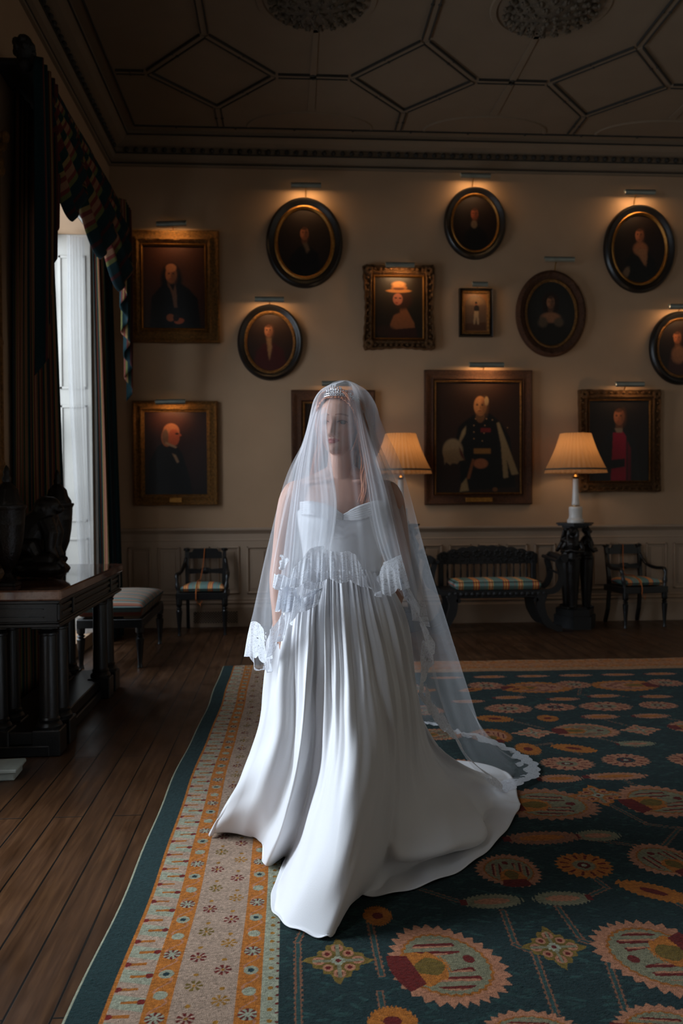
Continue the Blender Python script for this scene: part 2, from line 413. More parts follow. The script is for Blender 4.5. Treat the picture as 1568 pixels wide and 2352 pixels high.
groove((BX, BY, 0), (XR, BY, 0)); groove((BX, BY, 0), (BX, YF, 0))
# ribs of the ceiling: each a raised flat band between two dark fillets
rib = MB(); knob = MB()
def add_rib(p, q, hw=.028):
    p, q = Vector((p[0], p[1], 0)), Vector((q[0], q[1], 0)); t = (q - p).normalized(); s_ = Vector((-t.y, t.x, 0))
    p2, q2 = p + t * .03, q - t * .03
    a = [p2 - s_ * (hw - .006), q2 - s_ * (hw - .006), q2 + s_ * (hw - .006), p2 + s_ * (hw - .006)]
    rib.add([(v.x, v.y, ZC - .012) for v in a] + [(v.x, v.y, ZC) for v in a], [(0, 1, 2, 3), (4, 7, 6, 5), (0, 4, 5, 1), (1, 5, 6, 2), (2, 6, 7, 3), (3, 7, 4, 0)])
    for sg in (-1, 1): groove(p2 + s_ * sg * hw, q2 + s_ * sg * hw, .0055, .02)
    m_ = (p + q) / 2
    for sg in (-1, 1): c = m_ + s_ * sg * hw; knob.ell((c.x, c.y, ZC - .014), (.015, .015, .012), n=8, m=5)
PX, HW, HH = 1.785, .555, .645; CY0, DY = 7.595, 2.34
for r in range(4):
    cy = CY0 - r * DY
    for i in range(4):
        cx = -.632 + PX * i; N_, S_, E_, W_ = (cx, cy + HH), (cx, cy - HH), (cx + HW, cy), (cx - HW, cy)
        for a, b in ((N_, E_), (E_, S_), (S_, W_), (W_, N_)): add_rib(a, b)
        if cx + PX - HW < XR: add_rib(E_, (cx + PX - HW, cy))
        add_rib(S_, (cx, cy - DY + HH)) if r < 3 else None
        if r == 0: add_rib(N_, (cx, BY))
        if i == 0: add_rib(W_, (BX, cy))
x = BX + .41
while x < XR: knob.ell((x, BY, ZC - .014), (.014, .014, .012), n=8, m=5); x += .5925
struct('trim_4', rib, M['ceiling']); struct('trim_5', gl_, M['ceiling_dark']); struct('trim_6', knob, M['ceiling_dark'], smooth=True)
# shallow moulded fans and rays inside the panels
sh = MB()
for i in range(4):
    cx = .26 + PX * i
    sh.prism([(cx - .02, 6.8), (cx + .02, 6.8), (cx + .035, 8.25), (cx - .035, 8.25)], 'z', ZC - .012, ZC)
    arc = [((cx + .62 * cos(t), BY - .03 - .34 * sin(t), ZC), (cos(t), -sin(t), 0), (0, 0, -1)) for t in np.linspace(0, pi, 25)]
    sh.sweep(arc, [(-.02, 0), (.02, 0), (.012, .014), (-.012, .014)], closed=False)
struct('trim_7', sh, M['ceiling'], smooth=True, angle=.6)
# acanthus bosses in the large panels
def boss(cx, cy, label):
    t = thing('ceiling_rose', label, 'ceiling rose', (cx, cy, ZC), 0, 'carved ceiling roses')
    ring = MB(); ring.sweep([((.43 * cos(a), .43 * sin(a), 0), (cos(a), sin(a), 0), (0, 0, -1)) for a in np.linspace(0, 2 * pi, 48, endpoint=False)], [(-.03, 0), (.03, 0), (.02, .012), (-.02, .012)])
    obj('moulded_ring', ring, M['ceiling'], t, smooth=True, angle=.6)
    m = MB()
    m.lathe([(.3, 0), (.31, -.02), (.25, -.06), (.12, -.1), (.01, -.11)], n=32)
    for r, n, s_ in ((.32, 22, .045), (.25, 18, .045), (.18, 13, .045), (.11, 8, .04), (.04, 4, .03)):
        for j in range(n):
            a = 2 * pi * j / n + r * 9; c = Vector((r * cos(a), r * sin(a), -.03 - (.34 - r) * .28))
            R_ = Matrix.Rotation(a, 3, 'Z') @ Matrix.Rotation(.5, 3, 'Y')
            m.ell(c, (s_ * .8, s_ * .45, s_ * .5), R_, n=8, m=6)
            for q in (-.35, .35): m.ell(c + Vector((cos(a + q), sin(a + q), -.25)) * s_ * .8, (s_ * .3, s_ * .3, s_ * .35), R_, n=6, m=4)
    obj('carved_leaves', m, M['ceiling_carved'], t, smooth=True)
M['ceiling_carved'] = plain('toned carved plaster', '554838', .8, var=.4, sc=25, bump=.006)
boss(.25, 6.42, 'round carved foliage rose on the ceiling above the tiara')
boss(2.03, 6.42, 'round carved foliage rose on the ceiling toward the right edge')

# wainscot on the back wall
dado = MB()
DP = [(0, .905), (.012, .905), (.016, .915), (.012, .925), (.012, .985), (.02, .99), (.03, 1.005), (.045, 1.018), (.05, 1.032), (.046, 1.045), (0, 1.047)]
dado.prism([(YB - a, z) for a, z in DP], 'x', XL, XR)
struct('trim_8', dado, M['wainscot'])
pan = MB(); pan.box(XL, XR, YB - .012, YB, .0, .91)
x0 = 1.745
def panel(a, b, z0=.345, z1=.85):
    for (p, q, r, s_) in ((a, b, z0, z0 + .022), (a, b, z1 - .022, z1), (a, a + .022, z0, z1), (b - .022, b, z0, z1)):
        pan.box(p, q, YB - .028, YB - .012, r, s_, .006)
    pan.box(a + .05, b - .05, YB - .019, YB - .012, z0 + .05, z1 - .05, .005)
i = -11
while x0 + i * .31 + .24 < XR: panel(x0 + i * .31, x0 + i * .31 + .235); i += 1
pan.prism([(YB - a, z) for a, z in [(0, .235), (.02, .235), (.03, .245), (.03, .255), (.018, .27), (.022, .285), (.012, .3), (0, .3)]], 'x', XL, XR)
struct('trim_9', pan, M['wainscot'])
sk = MB(); sk.prism([(YB - a, z) for a, z in [(0, 0), (.035, 0), (.035, .2), (.028, .215), (.02, .235), (0, .235)]], 'x', XL, XR)
struct('baseboard_back', sk, M['wainscot'])
sk = MB()
for i in range(0, len(ys), 2):
    sk.prism([(XL + a, z) for a, z in [(0, 0), (.035, 0), (.035, .2), (.028, .215), (.02, .235), (0, .235)]], 'y', ys[i], ys[i + 1])
    sk.prism([(XL + a, z) for a, z in [(p_, z_) for p_, z_ in DP]], 'y', ys[i] + .15, ys[i + 1] - .15)
struct('baseboard_left', sk, M['wainscot'])
# lattice heating grille in the skirting
t = thing('floor_vent', 'white lattice heating grille in the skirting behind the left armchair', 'vent', (-.755, YB - .036, .1))
obj('backing', MB().box(-.235, .235, -.0, .002, -.065, .065), M['dark'], t)
g = MB()
for z in (-.068, .062): g.box(-.24, .24, -.008, -.001, z, z + .008)
for x in (-.24, .232): g.box(x, x + .008, -.008, -.001, -.068, .07)
for i in range(-2, 22):
    for sg in (-1, 1):
        xa = -.24 + i * .027; pts = []
        za, zb = -.065, .065; xb = xa + sg * .13
        if sg < 0: xa, xb = xa + .0, xa - .13
        lo, hi = -.235, .235; ta, tb = 0.0, 1.0; dx = xb - xa
        for lim in (lo, hi):
            tt = (lim - xa) / dx
            if (lim == lo) == (dx > 0): ta = max(ta, tt)
            else: tb = min(tb, tt)
        if ta < tb: g.tube([(xa + dx * ta, -.005, za + .13 * ta), (xa + dx * tb, -.005, za + .13 * tb)], .0032, 5)
obj('lattice', g, M['wainscot'], t)
# ------------------------------------------------------------------ the carpet
TEAL, PEACH, SAGE, GOLD, RED, ORG, PINK, PALE = [np.array(lin(c)) for c in ('1b2d2d', 'a06c50', '757158', '8a5f1f', '5c1914', 'a05f22', '98806d', '8c8d78')]
OLIVE, SPRIG, NAVY = [np.array(lin(c)) for c in ('64501f', '263f3c', '1a2c30')]
def build_rug():
    xs = np.r_[np.arange(-.60, 1.5, .003), np.arange(1.5, 4.9, .0065)]
    ys_ = [1.7]
    while ys_[-1] < 6.92: ys_.append(ys_[-1] + .0024 * (max(ys_[-1], 2.2) / 2.3) ** 1.9)
    ys_ = np.array(ys_ + [6.93]); X, Y = np.meshgrid(xs, ys_, indexing='ij')
    col = np.empty(X.shape + (3,)); col[:] = TEAL
    r = np.random.default_rng(3)
    wob = lambda a, s, ph=0: .5 * np.sin(a * s + ph) + .5 * np.sin(a * s * 2.3 + 1 + ph)
    jag = lambda th, n: np.abs(((th * n / (2 * pi)) % 1) - .5) * 2
    def win(cx, cy, R):
        i0, i1 = np.searchsorted(xs, [cx - R, cx + R]); j0, j1 = np.searchsorted(ys_, [cy - R, cy + R]); return slice(i0, i1), slice(j0, j1)
    def loc(cx, cy, rx, ry, rot):
        s = win(cx, cy, max(rx, ry) * 1.35); x, y = X[s] - cx, Y[s] - cy
        if x.size == 0: return None
        c_, s_ = cos(rot), sin(rot); u = (x * c_ + y * s_) / rx; v = (-x * s_ + y * c_) / ry
        return s, u, v, np.hypot(u, v), np.arctan2(v, u)
    def put(s, m, c): col[s][m] = c
    # sprigs on the ground
    for _ in range(5200):
        cx, cy = r.uniform(-.02, 4.8), r.uniform(1.7, 6.5)
        for k in range(r.integers(1, 4)):
            q = loc(cx + r.normal(0, .02), cy + k * .016, r.uniform(.012, .026), .006, r.normal(0, .4))
            if q: s, u, v, rr, th = q; put(s, rr < 1, SPRIG * r.uniform(.7, 1.05))
    def stem(pts, w=.011):
        for (x0, y0), (x1, y1) in zip(pts[:-1], pts[1:]):
            L = math.hypot(x1 - x0, y1 - y0); q = loc((x0 + x1) / 2, (y0 + y1) / 2, L / 2 + w, L / 2 + w, math.atan2(y1 - y0, x1 - x0))
            if q is None: continue
            s, u, v, rr, th = q; a = u * (L / 2 + w); b = v * (L / 2 + w); j = .0035 * np.sign(np.sin(a * 260))
            put(s, (abs(a) < L / 2 + w) & (abs(b + j * .5) < w), PEACH * .5); put(s, (abs(a) < L / 2 + w * .6) & (abs(b) < w * .5), SPRIG * 1.1)
    def palmette(cx, cy, rx, ry, rot=0.0, cols=(PEACH, SAGE)):
        q = loc(cx, cy, rx, ry, rot)
        if q is None: return
        s, u, v, rr, th = q; J = jag(th, 30) * .13 + .05 * np.sin(th * 3)
        put(s, rr < 1.02 - J, cols[0]); put(s, rr < .78 - J * .3, ORG * .8); put(s, rr < .73 - J * .3, cols[1])
        m = (rr < .62) & (u > -.55) & (np.sin(v * 30 + u * 6) > .1) & (abs(v) > .18) & (abs(u) < .4); put(s, m, RED)
        m = (rr < .62) & (np.sin(v * 30 + u * 6 + 1.2) > .75) & (abs(v) > .2) & (abs(u) < .35); put(s, m, PEACH)
        put(s, (np.hypot((u + .45) / .52, v / .42) < 1 - .15 * jag(th, 14)), ORG); put(s, np.hypot((u + .3) / .3, v / .22) < 1 - .2 * jag(th, 9), OLIVE)
        put(s, (u < -.55) & (u > -1) & (abs(v) < .34 + .3 * (-u - .55)) & (rr < .98), RED); put(s, np.hypot((u - .45) / .1, v / .1) < 1, RED)
    def diamond(cx, cy, rx, ry, rot=0.0, c=OLIVE):
        q = loc(cx, cy, rx, ry, rot)
        if q is None: return
        s, u, v, rr, th = q; d = abs(u) ** .85 + abs(v) ** .85 + .08 * np.sin(th * 12)
        put(s, d < 1.12, c * 1.25); put(s, d < .98, c)
        for a in range(8):
            R_, k = (.62, .2) if a % 2 == 0 else (.48, .17); x0, y0 = R_ * cos(a * pi / 4), R_ * sin(a * pi / 4)
            put(s, np.hypot(u - x0, v - y0) < k, PEACH); put(s, np.hypot(u - x0, v - y0) < k * .5, RED)
        put(s, (abs(u) < .06) & (abs(v) < .8), SAGE); put(s, (abs(v) < .06) & (abs(u) < .8), SAGE); put(s, rr < .24 - .07 * jag(th, 8), PALE); put(s, rr < .09, RED)
    def spindle(cx, cy, rx, ry, rot=0.0, c=SAGE, c2=PEACH):
        q = loc(cx, cy, rx, ry, rot)
        if q is None: return
        s, u, v, rr, th = q; J = .2 * jag(u * 2 * pi, 7)
        put(s, rr < 1 - J, c); put(s, np.hypot(u / .6, v / .42) < 1 - J, c2); put(s, (abs(u + .85) < .1) & (abs(v) < .35), RED)
    def rosette(cx, cy, rx, ry, c=PEACH, c2=SAGE, c3=RED):
        q = loc(cx, cy, rx, ry, 0)
        if q is None: return
        s, u, v, rr, th = q; J = jag(th, 22) * .15
        put(s, rr < 1 - J, c); put(s, (rr > .5) & (rr < .8) & (np.sin(th * 12) > .65), c3); put(s, rr < .42 - J * .5, c2); put(s, rr < .22, c3 * .8); put(s, rr < .1, PALE)
    def leaf(cx, cy, rx, ry, rot=0.0): 
        q = loc(cx, cy, rx, ry, rot)
        if q is None: return
        s, u, v, rr, th = q; put(s, rr < 1 - .16 * jag(u * 2 * pi, 6), ORG); put(s, np.hypot(u / .35, v / .3) < 1, RED)
    for a in ([(.02, 1.7), (.025, 2.62), (.1, 2.9)], [(.25, 1.7), (.25, 2.33)], [(.265, 2.42), (.26, 2.74)], [(.71, 2.76), (.695, 2.55), (.74, 2.5), (.71, 2.2)], [(.90, 2.77), (.91, 2.56), (.96, 2.52), (.9, 2.2)],
              [(.58, 2.84), (.45, 2.95)], [(1.03, 2.84), (1.12, 2.9), (1.09, 3.02)], [(1.3, 2.8), (1.38, 2.6)], [(1.1, 3.35), (1.45, 3.2), (1.62, 3.4)], [(1.42, 3.7), (1.5, 3.45), (1.7, 3.35)], [(1.55, 4.4), (1.45, 4.6), (1.3, 4.55)], [(1.9, 4.5), (1.74, 4.7)], [(1.6, 4.05), (1.66, 3.85), (1.42, 3.8)],
              [(1.9, 5.1), (2.0, 4.95), (2.06, 4.8)], [(1.35, 5.1), (1.5, 4.9)], [(2.3, 5.1), (2.6, 4.7)], [(2.1, 5.95), (2.0, 5.7), (2.3, 5.6)], [(1.7, 5.9), (1.55, 5.65)]): stem(a)
    palmette(.46, 2.46, .17, .225, .25); palmette(1.1, 2.46, .17, .22, .2 + pi); palmette(.62, 2.12, .15, .1); palmette(.97, 2.1, .15, .12)
    diamond(.145, 2.505, .095, .11); diamond(.81, 2.53, .09, .11); diamond(.34, 2.03, .08, .1)
    spindle(.69, 2.83, .115, .055); spindle(.935, 2.83, .11, .055, pi); leaf(1.27, 2.86, .14, .06, -.7); leaf(.29, 2.76, .05, .07); leaf(.27, 2.2, .07, .07)
    palmette(.81, 3.06, .14, .12, pi / 2); rosette(1.1, 3.08, .11, .11, c=ORG); palmette(1.42, 3.1, .15, .13, 2); spindle(1.25, 3.34, .1, .06); spindle(1.02, 3.34, .17, .07, 0, PEACH * .7, ORG)
    palmette(1.16, 3.7, .22, .2, 0, (PEACH * .8, SAGE)); diamond(1.42, 3.79, .12, .12, 0, ORG * .8); palmette(1.68, 3.7, .2, .2, .3)
    spindle(1.6, 4.04, .17, .06, 0, PEACH, ORG); spindle(1.32, 4.03, .12, .06, 0, PEACH, ORG)
    rosette(1.43, 4.25, .145, .11); rosette(1.75, 4.28, .13, .11, PEACH, NAVY, RED); rosette(2.1, 4.25, .14, .12); leaf(1.3, 4.51, .07, .12); leaf(1.55, 4.5, .13, .07, -.5); spindle(1.92, 4.56, .12, .06)
    palmette(1.16, 4.78, .14, .13, pi / 2, (ORG * .75, PEACH)); diamond(1.42, 4.81, .12, .1, 0, PEACH); palmette(1.73, 4.83, .2, .15, 0); diamond(2.06, 4.82, .11, .1, 0, PEACH); palmette(2.4, 4.85, .16, .13)
    leaf(1.27, 5.13, .12, .08, -.3); leaf(1.6, 5.12, .07, .08); spindle(1.93, 5.12, .13, .06, 0, PEACH, ORG); spindle(2.25, 5.12, .13, .06, 0, PEACH, ORG)
    rosette(1.42, 5.37, .16, .12); rosette(1.73, 5.38, .14, .1, PEACH, NAVY); rosette(2.06, 5.37, .18, .12); rosette(2.41, 5.37, .13, .1); rosette(2.75, 5.3, .15, .12)
    for x in (1.2, 1.5, 1.85, 2.15, 2.5, 2.85): spindle(x, 5.62 + .04 * sin(x * 9), .12, .05, 0, PEACH, ORG)
    rosette(1.43, 6.02, .14, .12); palmette(1.77, 5.93, .26, .17, 0, (ORG, PEACH)); rosette(2.07, 6.0, .13, .12); palmette(2.42, 5.94, .25, .17, pi, (ORG, PEACH)); rosette(2.75, 6.0, .13, .12)
    for x in np.arange(.2, 4.7, .33):                        # the rest repeats the same rows
        if x > 1.15: spindle(x, 6.3, .14, .045, 0, PEACH, ORG)
        for y in (2.03, 2.5, 3.1, 3.7, 4.25, 4.82, 5.37, 6.0):
            if x > 3 or (x > 1.3 + .32 * (y - 2.5) and x > (3.0 if y > 5 else 2.55 if y > 4.6 else 1.95)) or (x < .95 and y > 3.2): (rosette if int(x * 3) % 2 else palmette)(x, y, .14, .12)
        leaf(x + .1, 3.45 if x > 1.6 else 5.9, .1, .05, .4)
    # border: bands along the left edge, repeated across the far edge
    def bands(u, t, s, far=False):                           # u distance from outer edge, t along it
        c = np.empty(u.shape + (3,)); tone = r.normal(0, 1, u.shape)
        c[:] = PINK; c[u < .105] = TEAL * 1.15
        m = (u >= .1) & (u < .207); tt = (t / .128) % 1; tooth = np.sin(tt * 2 * pi + (u - .15) * 14) > 0
        c[m & tooth] = PALE; c[m & ~tooth] = PINK * 1.05
        pin = (abs(tt - .75) < .05) & (u < .175) | (abs(tt - .25) < .05) & (u > .14); c[m & pin] = ORG * .85
        head = (np.hypot((tt - .75) * .128, u - .118) < .012) | (np.hypot((tt - .25) * .128, u - .195) < .012); c[m & head] = RED * 1.3
        c[(u > .1) & (u < .112)] = ORG
        for a, b in ((.207, .278), (.452, .522)):
            m = (u >= a) & (u < b); c[m] = ORG; w_ = abs(u - (a + b) / 2 - .02 * np.sin(t * 60)) < .004; c[m & w_] = PEACH
            t2 = (t / .105) % 1; k = np.floor(t / .105).astype(int); rr_ = np.hypot((t2 - .5) * .105, u - (a + b) / 2); th = np.arctan2(t2 - .5, (u - (a + b) / 2) * 9)
            m2 = (k % 3 == 0) & (rr_ < .026); c[m2 & m] = PALE; c[m2 & m & (np.cos(th * 8) > .1) & (rr_ > .009)] = RED
            m2 = (k % 3 == 1) & (rr_ < .02); c[m2 & m] = PALE; m2 = (k % 3 == 2) & (rr_ < .022); c[m2 & m] = PALE * .9; c[m2 & m & (rr_ < .01)] = NAVY
        m = (u >= .278) & (u < .452)
        for (off, uu, cc) in ((0, .325, RED), (.15, .33, OLIVE), (.075, .405, RED), (.225, .41, GOLD)):
            dt = ((t + off) % .30) - .15; rr_ = np.hypot(dt, u - uu); th = np.arctan2(dt, u - uu)
            c[m & (rr_ < .026) & (np.cos(th * 7) > -.1) & (rr_ > .008)] = cc; c[m & (rr_ < .006)] = GOLD
            c[m & (np.hypot(dt - .055, (u - uu)) < .008)] = GOLD
        m = (u >= .522); c[m] = PALE * 1.0
        dt = ((t / .05) % 1 - .5) * .05; c[m & (np.hypot(dt, u - .545) < .008)] = GOLD; dt = ((t / .04) % 1 - .5) * .04; c[m & (np.hypot(dt, u - .565) < .005)] = RED
        c[u < .012] = PALE * .8
        return c
    s = (slice(0, np.searchsorted(xs, -.03)), slice(None)); col[s] = bands(X[s] + .6, Y[s], s)
    s = (slice(np.searchsorted(xs, -.03), None), slice(np.searchsorted(ys_, 6.5), None)); b = bands((6.93 - Y[s]) * 1.32 + .11, X[s], s); col[s] = b * .35 + .65 * ORG * np.array([1, .95, .9]); 
    s2 = (slice(0, np.searchsorted(xs, -.03)), slice(np.searchsorted(ys_, 6.86), None)); 
    # wool: fine tonal variation, row by row
    nz = r.normal(0, 1, X.shape); nz = (nz + np.roll(nz, 1, 0) + np.roll(nz, -1, 0)) / 1.7
    row = np.repeat(r.normal(0, 1, X.shape[1])[None], X.shape[0], 0); row = (row + np.roll(row, 3, 1) + np.roll(row, 7, 1)) / 1.7
    col *= np.clip(1 + .13 * nz + .05 * row, .5, 1.6)[..., None]
    e = -.60 + .085 * np.clip((Y - 2.4) / 4.5, -.2, 1) + .008 * np.sin(Y * 2.6) + .004 * np.sin(Y * 7)
    Xd = np.where(X < 0, X * (e / -.6), X); Yd = Y + .02 * np.sin(X * 1.3 + .4) * np.clip((Y - 6) / .9, 0, 1)
    edge = np.minimum(np.minimum(X + .6, Y - 1.7), np.minimum(4.9 - X, 6.93 - Y)); Z = .013 * np.clip(edge / .012, .05, 1) ** .5 + .0018 * np.sin(X * 9) * np.sin(Y * 7) + .0005 * nz
    me = fast_grid(Xd, Yd, Z); set_col(me, col.reshape(-1, 3).astype(np.float32))
    k = N('carpet wool'); a = k.n('Attribute', attribute_name='paint'); nn = k.noise(90, 3)
    k.p(Base_Color=k.mix(.5, a.outputs[0], k.mix(1.0, a.outputs[0], k.ramp(nn, [(.3, (.6,) * 3), (.7, (1.35,) * 3)]), 'MULTIPLY')), Roughness=.95); k.b.inputs['Specular IOR Level'].default_value = .05
    k.b.inputs['Sheen Weight'].default_value = .05; k.bump(k.noise(350, 2), .004)
    o = obj('rug', me, k.m, recalc=False)
    tag(o, 'large floral carpet in dark teal, peach and orange under the bride', 'rug')
build_rug()
# ------------------------------------------------------------------ furniture
def turned(mb, x, y, z1, r=.022, n=14):                      # turned tapering leg from the floor to z1
    h = z1; P = [(r * .62, 0), (r * .75, .01 * h), (r * .6, .05 * h), (r * .55, .12 * h), (r * .72, .3 * h), (r * 1.0, .55 * h), (r * 1.12, .66 * h), (r * .7, .7 * h), (r * 1.15, .73 * h), (r * .65, .765 * h), (r * 1.05, .8 * h), (r * 1.1, .86 * h), (r * 1.15, h)]
    mb.lathe(P, (x, y, 0), n)
def armchair(label, loc, rz):
    t = thing('armchair', label, 'armchair', loc, rz, 'black armchairs against the panelling')
    m = MB(); m.box(-.255, .255, -.215, -.17, .355, .425, .006); m.box(-.25, -.2, -.19, .2, .355, .42, .006); m.box(.2, .25, -.19, .2, .355, .42, .006); m.box(-.21, .21, .17, .21, .355, .42, .006); m.box(-.22, .22, -.18, .19, .405, .425)
    obj('seat_frame', m, M['ebony'], t)
    for sx in (-1, 1):
        m = MB(); turned(m, sx * .225, -.19, .37, .027); obj('leg', m, M['ebony'], t, smooth=True, angle=.7)
    for sx in (-1, 1):
        m = MB(); m.strip([(sx * .19, .27, 0), (sx * .185, .22, .15), (sx * .185, .195, .36)], .034, .03, up=(1, 0, 0)); obj('leg', m, M['ebony'], t)
        m = MB(); m.strip([(sx * .185, .195, .36), (sx * .188, .2, .5), (sx * .192, .225, .68), (sx * .195, .25, .82)], .036, .032, up=(1, 0, 0)); m.lathe([(.02, 0), (.034, .006), (.036, .02), (.028, .03), (.01, .034)], (sx * .195, .25, .81), 12)
        obj('back_post', m, M['ebony'], t)
        m = MB(); m.tube(crom([(sx * .2, .232, .74), (sx * .215, .2, .68), (sx * .232, .12, .62), (sx * .248, .0, .6), (sx * .252, -.12, .605), (sx * .25, -.165, .58), (sx * .245, -.172, .52), (sx * .235, -.18, .44), (sx * .228, -.185, .39)], 28), [.017] * 4 + [.018] * 14 + [.021, .021, .016, .014, .02, .024, .019, .015, .022, .02], 10)
        obj('armrest', m, M['ebony'], t, smooth=True)
    m = MB(); m.prism([(-.17, .735), (.17, .735), (.17, .80), (.135, .805), (.125, .83), (.11, .838), (-.11, .838), (-.125, .83), (-.135, .805), (-.17, .80)], 'y', .222, .248); obj('top_rail', m, M['ebony'], t)
    m = MB(); m.prism([(-.18, .575), (-.06, .585), (-.02, .575), (.02, .575), (.06, .585), (.18, .575), (.18, .635), (.06, .625), (.03, .64), (-.03, .64), (-.06, .625), (-.18, .635)], 'y', .2, .222)
    m.ell((0, .205, .607), (.035, .014, .03)); obj('back_rail', m, M['ebony'], t)
    G = np.zeros((28, 28, 3)); Gb = np.zeros((28, 28, 3))
    for i, u in enumerate(np.linspace(-1, 1, 28)):
        for j, v in enumerate(np.linspace(-1, 1, 28)):
            e = max(0, 1 - max(abs(u), abs(v)) ** 6); w = .205 - .02 * v
            G[i, j] = (u * w, -.005 + v * .175, .46 + .035 * e ** .5 + .02 * (1 - u * u) * (1 - v * v)); Gb[i, j] = (u * w, -.005 + v * .175, .46 - .034 * e ** .5)
    m = MB(); m.grid(G); m.grid(Gb); c = obj('seat_cushion', m, M['cushion_small'], t, smooth=True)
    pp = MB(); pp.tube([(-.2, -.18, .46), (.2, -.18, .46), (.2, .17, .46), (-.2, .17, .46), (-.2, -.18, .46)], .004, 6); obj('piping', pp, M['ebony'], c)
    m = MB(); m.tube(crom([(-.005, .235, .842), (-.01, .215, .82), (-.02, .2, .7), (-.04, .15, .56), (-.05, .1, .522), (-.052, 0, .53), (-.055, -.1, .52), (-.056, -.185, .48), (-.056, -.225, .42), (-.056, -.222, .35)], 40), .0045, 6)
    m.tube(crom([(-.056, -.222, .35), (-.04, -.215, .325), (-.02, -.21, .315), (.0, -.205, .34), (.002, -.2, .36)], 12), .0025, 5); m.tube([(-.02, -.212, .318), (-.012, -.212, .29)], .003, 5)
    obj('rope', m, M['cord'], t, smooth=True); t.children[-1]['label'] = 'thin orange rope tied across the seat'
    return t
armchair('black armchair with striped cushion and orange rope, left beside the long stool', (-.845, 8.68, 0), .0)
armchair('black armchair with striped cushion and orange rope, right of the lamp pedestal', (3.66, 8.72, 0), .16)

# upholstered long stool below the window
t = thing('upholstered_stool', 'long stool with faded striped domed seat on turned black legs by the curtain', 'stool', (-1.43, 7.50, 0))
m = MB()
for a in (-1, 1): m.box(-.26, .26, a * .56 - .025, a * .56 + .025, .33, .40, .004); m.box(a * .245 - .02, a * .245 + .02, -.56, .56, .33, .40, .004)
obj('frame', m, M['ebony'], t)
for sx in (-1, 1):
    for sy in (-1, 1): m = MB(); turned(m, sx * .235, sy * .54, .36, .032); obj('leg', m, M['ebony'], t, smooth=True, angle=.7)
nu, nv = 40, 30; G = np.zeros((nu, nv, 3)); K = np.zeros((nu, nv, 3))
for i, u in enumerate(np.linspace(-1, 1, nu)):
    for j, v in enumerate(np.linspace(-1, 1, nv)):
        e = max(0, 1 - max(abs(u), abs(v)) ** 8); G[i, j] = (v * .265, u * .575, .49 + .03 * e ** .5 + .045 * (1 - u ** 2) ** .6 * (1 - v ** 2) ** .6); K[i, j] = (v * .265, u * .575, .49 - .09 * (e > 0) * e ** .3)
m = MB(); m.grid(G); m.grid(K); c = obj('cushion', m, M['stool'], t, smooth=True)
pp = MB(); pp.tube([(-.265, -.575, .49), (.265, -.575, .49), (.265, .575, .49), (-.265, .575, .49), (-.265, -.575, .49)], .005, 6); obj('piping', pp, M['curtain'], c)

# carved settee
t = thing('settee', 'black carved settee with scrolled arms and a striped seat cushion', 'settee', (2.08, 8.5, 0))
m = MB(); m.box(-.5, .52, -.17, -.12, .35, .435, .008); m.box(-.5, .52, .2, .25, .35, .435, .008); m.box(-.5, .52, -.14, .22, .40, .43)
for i in range(18): m.ell((-.46 + i * .056, -.172, .392), (.024, .01, .022), n=8, m=6)
obj('seat_frame', m, M['ebony2'], t, smooth=True, angle=.6)
for sx in (-1, 1):
    for y in (-.15, .23):
        cx = .01 + sx * .46
        m = MB(); m.strip(crom([(cx, y, .39), (cx - sx * .02, y, .3), (cx + sx * .0, y, .19), (cx + sx * .06, y, .09), (cx + sx * .15, y, .04), (cx + sx * .2, y, .035)], 22), .06, .085, up=(0, 1, 0), taper=[1.15] * 4 + [1.0] * 6 + [.9] * 6 + [.65] * 6)
        m.tube([(cx - sx * .07, y - .03, .33), (cx - sx * .07, y + .03, .33)], .025, 12); obj('leg', m, M['ebony2'], t)
for sx in (-1, 1):
    m = MB(); cx = .01 + sx * .5
    for y, tp in ((-.15, .68), (.23, .73)):
        m.strip(crom([(cx - sx * .02, y, .40), (cx + sx * .1, y, .43), (cx + sx * .155, y, .52), (cx + sx * .15, y, .62), (cx + sx * .13, y, .70), (cx + sx * .17, y, .755), (cx + sx * .22, y, .745)], 26), .045, .055, up=(0, 1, 0))
    m.tube([(cx + sx * .18, -.19, .735), (cx + sx * .18, .28, .75)], .035, 14); m.tube([(cx + sx * .15, -.15, .58), (cx + sx * .15, .24, .6)], .012, 8)
    m.tube([(cx + sx * .1, -.19, .72), (cx + sx * .1, .27, .735)], .018, 10)
    obj('armrest', m, M['ebony2'], t, smooth=True, angle=.6)
m = MB(); top = []
for i in range(81):
    x = -.52 + 1.06 * i / 80; u = (x - .01) / .53; top.append((x, .755 + .085 * (1 - u * u) + .016 * abs(sin(i * pi / 8))))
m.prism([(-.52, .66), (.54, .66)] + top[::-1], 'y', .235, .275)
for i in range(9):
    x = -.44 + i * .112
    for j in range(7): a = j * 2 * pi / 7; m.ell((x + .032 * cos(a), .232, .745 + .03 * sin(a) + .03 * (1 - ((x - .01) / .5) ** 2)), (.016, .012, .016), n=8, m=6)
for i in range(60): m.ell((random.uniform(-.5, .52), .233, random.uniform(.675, .72)), (.014, .008, .009), n=6, m=4)
obj('carved_back', m, M['ebony2'], t, smooth=True, angle=.6)
for sx in (-1, 1): m = MB(); m.box(.01 + sx * .49 - .025, .01 + sx * .49 + .025, .23, .28, .4, .76, .005); obj('back_post', m, M['ebony2'], t)
for i in range(13):
    m = MB(); x = -.41 + i * .07; m.lathe([(.007, 0), (.01, .02), (.006, .05), (.012, .12), (.006, .2), (.01, .235)], (x, .255, .43), 8); obj('spindle', m, M['ebony2'], t, smooth=True)
